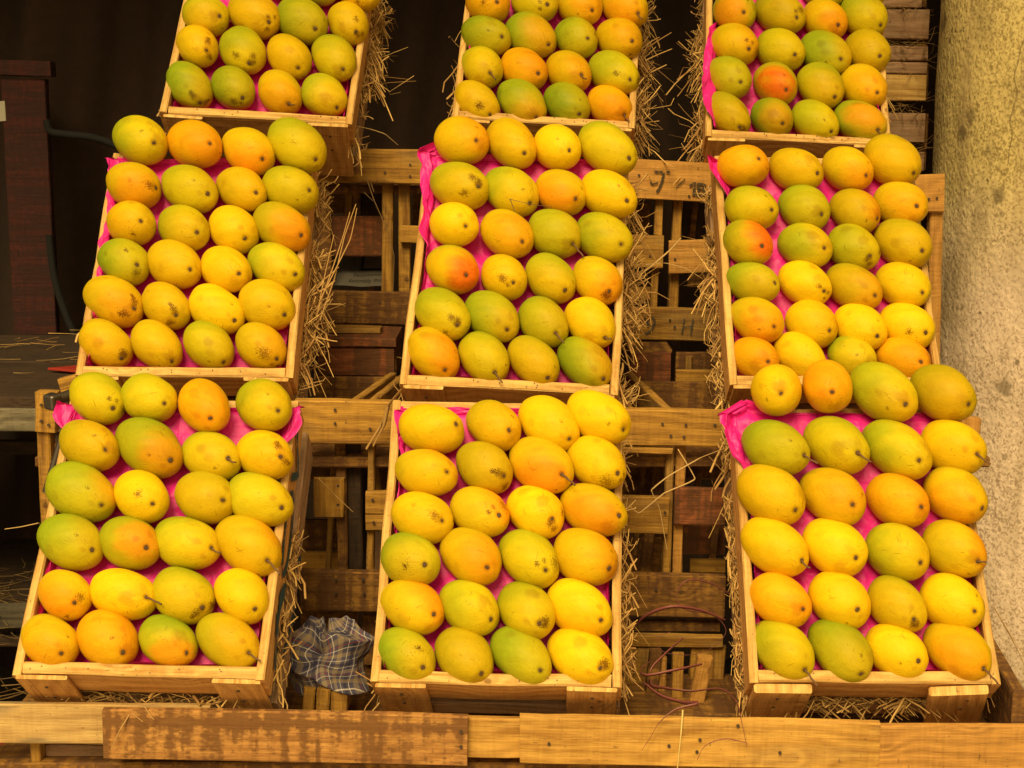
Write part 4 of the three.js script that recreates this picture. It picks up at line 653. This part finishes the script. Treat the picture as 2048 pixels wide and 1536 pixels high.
// ---------------------------------------------------------------- boxes, newspaper in the gaps
{
  const b1p = spot(716, 750, -2.66), b1 = thing('wooden_box', 'reddish brown wooden box on the tray in the left gap', 'box', [b1p.x, b1p.y, -2.74]);
  face('lid', b1, 632, 676, 792, 694, -2.655, 0.16, M.red, 2); face('side_board', b1, 636, 696, 788, 752, -2.66, 0.014, M.red, 2); face('end_board', b1, 780, 696, 792, 752, -2.675, 0.13, M.brown); face('loose_slat', b1, 640, 656, 760, 668, -2.7, 0.05, M.rail, 2);
  const b2p = spot(1305, 768, -2.66), b2 = thing('wooden_box', 'small dark brown box in the right gap, left one of two', 'box', [b2p.x, b2p.y, -2.72]);
  face('side_board', b2, 1262, 706, 1342, 768, -2.66, 0.014, M.red, 1); face('lid', b2, 1260, 700, 1344, 706, -2.665, 0.1, M.brown, 1);
  const b3p = spot(1390, 770, -2.66), b3 = thing('wooden_box', 'small box with a yellowish front board in the right gap, right one of two', 'box', [b3p.x, b3p.y, -2.72]);
  face('side_board', b3, 1352, 741, 1440, 770, -2.65, 0.014, M.rail, 1); face('back_board', b3, 1352, 704, 1440, 740, -2.70, 0.012, M.brown, 1); face('corner_post', b3, 1372, 712, 1384, 742, -2.69, 0.012, M.rail);
  const backs = thing('stacked_boards', 'dark old crate boards stacked behind the rack tiers', 'boards', [0, 0.9, -2.66]);
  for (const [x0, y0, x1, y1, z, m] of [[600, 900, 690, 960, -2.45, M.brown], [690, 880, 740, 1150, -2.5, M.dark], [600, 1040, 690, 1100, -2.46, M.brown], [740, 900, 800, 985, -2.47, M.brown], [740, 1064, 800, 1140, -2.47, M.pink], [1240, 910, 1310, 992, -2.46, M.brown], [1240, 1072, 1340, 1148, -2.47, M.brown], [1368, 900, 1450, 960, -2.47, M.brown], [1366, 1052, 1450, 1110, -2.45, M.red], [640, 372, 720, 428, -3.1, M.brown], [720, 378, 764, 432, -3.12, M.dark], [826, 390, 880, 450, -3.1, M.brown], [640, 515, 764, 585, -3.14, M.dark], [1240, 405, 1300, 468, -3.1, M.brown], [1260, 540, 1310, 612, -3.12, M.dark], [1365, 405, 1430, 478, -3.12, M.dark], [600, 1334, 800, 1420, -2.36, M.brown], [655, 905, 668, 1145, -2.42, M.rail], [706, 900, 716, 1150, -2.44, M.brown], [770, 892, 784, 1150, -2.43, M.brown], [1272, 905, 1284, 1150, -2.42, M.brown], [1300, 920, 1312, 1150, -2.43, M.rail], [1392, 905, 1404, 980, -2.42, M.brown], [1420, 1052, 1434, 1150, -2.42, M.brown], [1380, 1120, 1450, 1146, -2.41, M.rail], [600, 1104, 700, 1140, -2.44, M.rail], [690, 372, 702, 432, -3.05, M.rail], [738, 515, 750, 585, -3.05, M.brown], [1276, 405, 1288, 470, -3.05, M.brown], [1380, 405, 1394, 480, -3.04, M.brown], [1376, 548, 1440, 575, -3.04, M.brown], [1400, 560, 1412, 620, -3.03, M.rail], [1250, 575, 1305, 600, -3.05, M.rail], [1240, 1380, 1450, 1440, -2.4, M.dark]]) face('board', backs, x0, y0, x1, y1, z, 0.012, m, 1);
  // newspaper
  const cv = document.createElement('canvas'); cv.width = 512; cv.height = 320; const c = cv.getContext('2d'); c.fillStyle = '#5c5850'; c.fillRect(0, 0, 512, 320); c.fillStyle = '#3a3833';
  for (let i = 0; i < 16; i++) for (let x = 8; x < 180; x += 7) if (hash(x, i, 3) > 0.2) c.fillRect(x, 8 + i * 12, 5, 4);
  c.fillStyle = '#2a2522'; c.fillRect(232, 20, 230, 140); c.fillStyle = '#6d645c'; c.fillRect(262, 34, 150, 108); c.fillStyle = '#1c1a18'; c.fillRect(222, 150, 260, 16);
  c.font = 'italic bold 44px sans-serif'; c.fillText("Dairywoman's", 178, 226); c.fillText('Assembly, must', 140, 284);
  const t = new THREE.CanvasTexture(cv); t.colorSpace = THREE.SRGBColorSpace; const a = spot(662, 584, -2.9), b = spot(776, 584, -2.9), g = new THREE.PlaneGeometry(b.x - a.x, 0.10, 12, 8), p = g.attributes.position;
  for (let i = 0; i < p.count; i++) p.setZ(i, 0.005 * n2(p.getX(i) * 30, p.getY(i) * 30, 5, 2)); g.computeVertexNormals();
  const np = mesh('newspaper', g, new THREE.MeshStandardMaterial({ map: t, roughness: 0.9, side: THREE.DoubleSide })); np.position.set((a.x + b.x) / 2 + 0.004, a.y + 0.042, -2.93); np.rotation.set(-0.95, 0, -0.03);
  tag(np, 'folded grey newspaper lying inside the rack in the left gap', 'newspaper');
}

// ---------------------------------------------------------------- plaid cloth on its block
{
  const bp = spot(645, 1420, -2.06), bl = thing('wood_block', 'short bundle of three yellowish slats under the plaid cloth', 'wood block', [bp.x, bp.y, -2.06]);
  face('slat', bl, 604, 1378, 630, 1425, -2.055, 0.09, M.rail, 0, 6); face('slat', bl, 631, 1380, 660, 1425, -2.05, 0.09, M.rail, 0, 5); face('slat', bl, 661, 1382, 694, 1425, -2.056, 0.09, M.rail, 0, 2);
  const cv = document.createElement('canvas'); cv.width = cv.height = 512; const c = cv.getContext('2d');
  c.fillStyle = '#4b4960'; c.fillRect(0, 0, 512, 512);
  const stripes = [[0, 30, '#a8926a', 0.55], [60, 5, '#e8dfc8', 0.8], [88, 26, '#241f38', 0.6], [128, 5, '#e8dfc8', 0.8], [160, 34, '#b09a70', 0.5], [206, 4, '#b0303a', 0.7], [226, 5, '#e8dfc8', 0.75]];
  for (let k = 0; k < 2; k++) for (const [o, w, col, al] of stripes) { c.globalAlpha = al * 0.85; c.fillStyle = col; c.fillRect(o + k * 256, 0, w, 512); c.fillRect(0, o + k * 256, 512, w); }
  c.globalAlpha = 1; const t = new THREE.CanvasTexture(cv); t.colorSpace = THREE.SRGBColorSpace; t.wrapS = t.wrapT = THREE.RepeatWrapping; t.repeat.set(1.7, 1.5);
  const nu = 150, nv = 120, P = [], U = [], I = [], ctr = spot(652, 1316, -2.10);
  for (let j = 0; j <= nv; j++) for (let i = 0; i <= nu; i++) {
    const u = i / nu, v = j / nv, th = (u - 0.5) * 3.7, ph = (v - 0.5) * 2.9; // a crumpled bundle, open at the back
    let d = new THREE.Vector3(Math.sin(th) * Math.cos(ph), Math.sin(ph), Math.cos(th) * Math.cos(ph));
    const wx = u * 3.2 + 0.5 * n2(u * 3, v * 3, 21, 2), wy = v * 3.4 + 0.55 * n2(u * 2.6, v * 2.6, 25, 2);
    const s1 = Math.pow(1 - Math.abs(Math.sin((wy * 1.25 + wx * 0.55) * 2.3)), 1.3), s2 = Math.pow(1 - Math.abs(Math.sin((wx * 1.0 - wy * 0.45) * 2.7 + 1)), 1.6);
    const fold = 0.20 * s1 + 0.13 * s2 * (0.4 + 0.6 * smooth(0.3, 0.8, v)) + 0.10 * n2(u * 6, v * 6, 28, 2) - 0.30 * Math.exp(-((u - 0.42) ** 2 * 90 + (v - 0.70) ** 2 * 160)) - 0.22 * Math.exp(-(((u - 0.3 - v * 0.25) * 9) ** 2)) * smooth(0.2, 0.5, v);
    const r = 0.80 + fold; const sq = Math.max(Math.abs(d.x), Math.abs(d.y)), bx = 1 / Math.pow(Math.pow(Math.abs(d.x), 3) + Math.pow(Math.abs(d.y), 3) + Math.pow(Math.abs(d.z), 3), 0.22);
    let x = d.x * r * 0.066 * bx, y = d.y * r * 0.066 * bx, z = d.z * r * 0.055 * bx; x += (y < 0 ? -y * 0.18 : y * 0.05); if (y < -0.042) y = -0.042 - (-0.042 - y) * 0.45;
    P.push(x, y, z); U.push(u + 0.12 * n2(u * 3, v * 3, 41, 2), v + 0.12 * n2(u * 3, v * 3, 45, 2));
  }
  for (let j = 0; j < nv; j++) for (let i = 0; i < nu; i++) { const q = j * (nu + 1) + i; I.push(q, q + 1, q + nu + 2, q, q + nu + 2, q + nu + 1); }
  const g = new THREE.BufferGeometry(); g.setAttribute('position', new THREE.Float32BufferAttribute(P, 3)); g.setAttribute('uv', new THREE.Float32BufferAttribute(U, 2)); g.setIndex(I); g.computeVertexNormals();
  const m = mesh('plaid_cloth', g, new THREE.MeshStandardMaterial({ map: t, roughness: 0.95, side: THREE.DoubleSide })); m.position.copy(ctr);
  tag(m, 'crumpled blue plaid cloth stuffed between the lower left and lower centre crates', 'cloth');
  const rp = spot(8, 1520, -1.99), rag = new THREE.SphereGeometry(0.05, 32, 24), pp = rag.attributes.position; for (let i = 0; i < pp.count; i++) { const k = 1 + 0.3 * n2(pp.getX(i) * 40, pp.getY(i) * 40 + pp.getZ(i) * 30, 6, 3); pp.setXYZ(i, pp.getX(i) * k * 0.6, pp.getY(i) * k * 0.7, pp.getZ(i) * k * 0.5); } rag.computeVertexNormals();
  const rm = mesh('red_rag', rag, new THREE.MeshStandardMaterial({ color: new THREE.Color().setRGB(0.36, 0.03, 0.05), roughness: 0.9 })); rm.position.copy(rp).add(new THREE.Vector3(-0.014, -0.012, 0)); tag(rm, 'crumpled red rag under the front planks at the bottom left corner', 'rag');
}

// ---------------------------------------------------------------- loose stalks and curled strips
{
  const one = (label, w, col, list) => { const S = new Strands(); for (const pts of list) S.add(new THREE.CatmullRomCurve3(pts.map(([x, y, z]) => spot(x, y, z)), false, 'catmullrom', 0.15).getPoints(pts.length * 5), w, w * 0.45, col, 0.6); return tag(mesh('straw_stalk', S.geo(), strawMat), label, 'straw stalk', 'loose straw stalks'); };
  const pale = [0.62, 0.42, 0.17], mid = [0.46, 0.28, 0.09];
  one('thick split straw stalk hanging over the left rail beside the lower centre crate', 0.0036, mid, [[[806, 776, -2.2], [776, 812, -2.235], [762, 850, -2.25], [732, 898, -2.255]], [[776, 812, -2.235], [768, 850, -2.24], [746, 892, -2.252]]]);
  one('pale straw stalk leaning diagonally in the left gap above the plaid cloth', 0.0018, pale, [[[636, 956, -2.2], [670, 990, -2.24], [706, 1024, -2.262]]]);
  one('bent zigzag straw stalk hanging in the right gap below the rail', 0.0018, pale, [[[1452, 896, -2.2], [1400, 916, -2.24], [1340, 950, -2.25], [1303, 980, -2.25], [1320, 1020, -2.26], [1334, 1100, -2.262]], [[1356, 898, -2.255], [1390, 958, -2.25], [1330, 985, -2.25], [1278, 1026, -2.25], [1258, 1010, -2.25]]]);
  one('long pale straw stalk rising beside the middle centre crate', 0.0026, pale, [[[1268, 556, -2.5], [1300, 534, -2.56], [1336, 504, -2.6], [1362, 476, -2.6]]]);
  one('thin curved straw stalk arching across the upper right gap', 0.0012, pale, [[[1290, 530, -2.6], [1330, 526, -2.6], [1370, 536, -2.6], [1406, 558, -2.58]]]);
  one('single straw stalk lying from the top left crate over the rail', 0.0016, pale, [[[694, 248, -2.75], [740, 258, -2.78], [770, 268, -2.79], [796, 290, -2.81]]]);
  one('dry forked twig standing in the left gap in front of the red board', 0.0014, [0.24, 0.15, 0.06], [[[732, 352, -2.8], [748, 400, -2.79], [770, 450, -2.79], [788, 510, -2.79], [786, 588, -2.79]], [[728, 384, -2.79], [746, 402, -2.79]], [[742, 366, -2.8], [748, 384, -2.79]]]);
  one('tuft of dry grass stems rising from the middle left crate straw', 0.0012, mid, [[[640, 640, -2.4], [668, 560, -2.42], [690, 470, -2.44], [712, 408, -2.45]], [[636, 620, -2.4], [664, 540, -2.42], [684, 480, -2.44], [700, 424, -2.45]], [[632, 640, -2.4], [652, 540, -2.42], [668, 470, -2.43]], [[640, 600, -2.4], [700, 480, -2.44], [714, 416, -2.45]]]);
  one('long pale straw stalks leaning on the foot of the pillar', 0.0016, pale, [[[1988, 1214, -2.1], [2020, 1268, -2.12], [2060, 1330, -2.14]], [[1990, 1218, -2.1], [2030, 1290, -2.13], [2056, 1346, -2.15]]]);
  one('loose straw stalk sticking out left of the lower left crate', 0.0018, pale, [[[78, 1046, -2.1], [40, 1054, -2.13], [10, 1058, -2.15]]]);
  one('pale upright straw stalk hanging over the front plank at right', 0.0015, [0.72, 0.55, 0.2], [[[1366, 1420, -1.9], [1362, 1470, -1.888], [1354, 1545, -1.886]]]);
  one('small broken twig resting on a mango of the middle centre crate', 0.0011, [0.14, 0.08, 0.03], [[[1018, 398, -2.36], [1060, 408, -2.36], [1104, 414, -2.37]], [[1020, 398, -2.36], [1030, 424, -2.35]]]);
  one('straw stalks lying over the front plank below the lower left crate', 0.0012, mid, [[[262, 1424, -1.9], [240, 1460, -1.889], [222, 1500, -1.888]], [[262, 1424, -1.9], [286, 1444, -1.889]], [[290, 1414, -1.9], [308, 1440, -1.889]]]);
  // curled strips
  const strip = (pts, w, twist) => {
    const cv = new THREE.CatmullRomCurve3(pts.map(([x, y, z]) => spot(x, y, z))), n = pts.length * 12, P = [], I = [], th = 0.0004, C = cv.getPoints(n);
    for (let i = 0; i <= n; i++) { const T = C[Math.min(n, i + 1)].clone().sub(C[Math.max(0, i - 1)]).normalize(), a = 0.5 * twist * i / n, S = new THREE.Vector3(0, Math.cos(a), Math.sin(a)); S.addScaledVector(T, -S.dot(T)).normalize(); const N = T.clone().cross(S), k = 0.85 * w * (0.55 + 0.45 * Math.sin(Math.PI * clamp(i / n * 0.9 + 0.05)));
      for (const [p, q] of [[k, 0], [0, th], [-k, 0], [0, -th]]) P.push(C[i].x + S.x * p + N.x * q, C[i].y + S.y * p + N.y * q, C[i].z + S.z * p + N.z * q); }
    for (let i = 0; i < n; i++) for (let k = 0; k < 4; k++) { const a = i * 4 + k, b = i * 4 + (k + 1) % 4; I.push(a, b, a + 4, b, b + 4, a + 4); }
    const g = new THREE.BufferGeometry(); g.setAttribute('position', new THREE.Float32BufferAttribute(P, 3)); g.setIndex(I); g.computeVertexNormals(); return g;
  };
  const sm = new THREE.MeshStandardMaterial({ color: new THREE.Color().setRGB(0.24, 0.075, 0.07), roughness: 0.4 }), t0 = spot(1370, 1420, -2.0), t = thing('curled_strips', 'curled dark red dry strips hanging over the front plank in the right gap', 'dry strips', [t0.x, t0.y, t0.z]);
  const S2 = (pts, w, tw) => { const m = mesh('strip', strip(pts, w, tw), sm, t); m.position.copy(t.position).negate(); };
  S2([[1264, 1262, -2.15], [1290, 1232, -2.12], [1340, 1214, -2.1], [1400, 1220, -2.12], [1450, 1240, -2.14]], 0.0032, 1);
  S2([[1462, 1190, -2.16], [1420, 1166, -2.14], [1372, 1162, -2.12], [1352, 1192, -2.12], [1366, 1216, -2.12], [1430, 1232, -2.14], [1452, 1262, -2.14], [1420, 1298, -2.12], [1370, 1310, -2.1], [1322, 1300, -2.1], [1316, 1276, -2.1], [1340, 1264, -2.12]], 0.0017, 3);
  S2([[1366, 1276, -2.1], [1330, 1308, -2.04], [1302, 1340, -2.02], [1302, 1368, -2.02], [1330, 1376, -2.04], [1380, 1382, -2.04], [1440, 1378, -2.02], [1468, 1398, -1.98], [1484, 1446, -1.895], [1494, 1494, -1.887]], 0.0034, 2.6);
  S2([[1404, 1328, -2.06], [1350, 1340, -2.02], [1292, 1350, -2.02], [1280, 1344, -2.03], [1300, 1322, -2.06]], 0.003, 1.4);
  S2([[1288, 1366, -2.03], [1320, 1390, -2.0], [1362, 1404, -1.97], [1394, 1408, -1.9], [1350, 1420, -1.895], [1318, 1446, -1.889], [1300, 1476, -1.887], [1284, 1500, -1.886]], 0.0036, 2.2);
  S2([[1494, 1486, -1.886], [1450, 1478, -1.886], [1410, 1492, -1.886], [1394, 1520, -1.886]], 0.001, 1);
}

renderer.render(scene, camera);
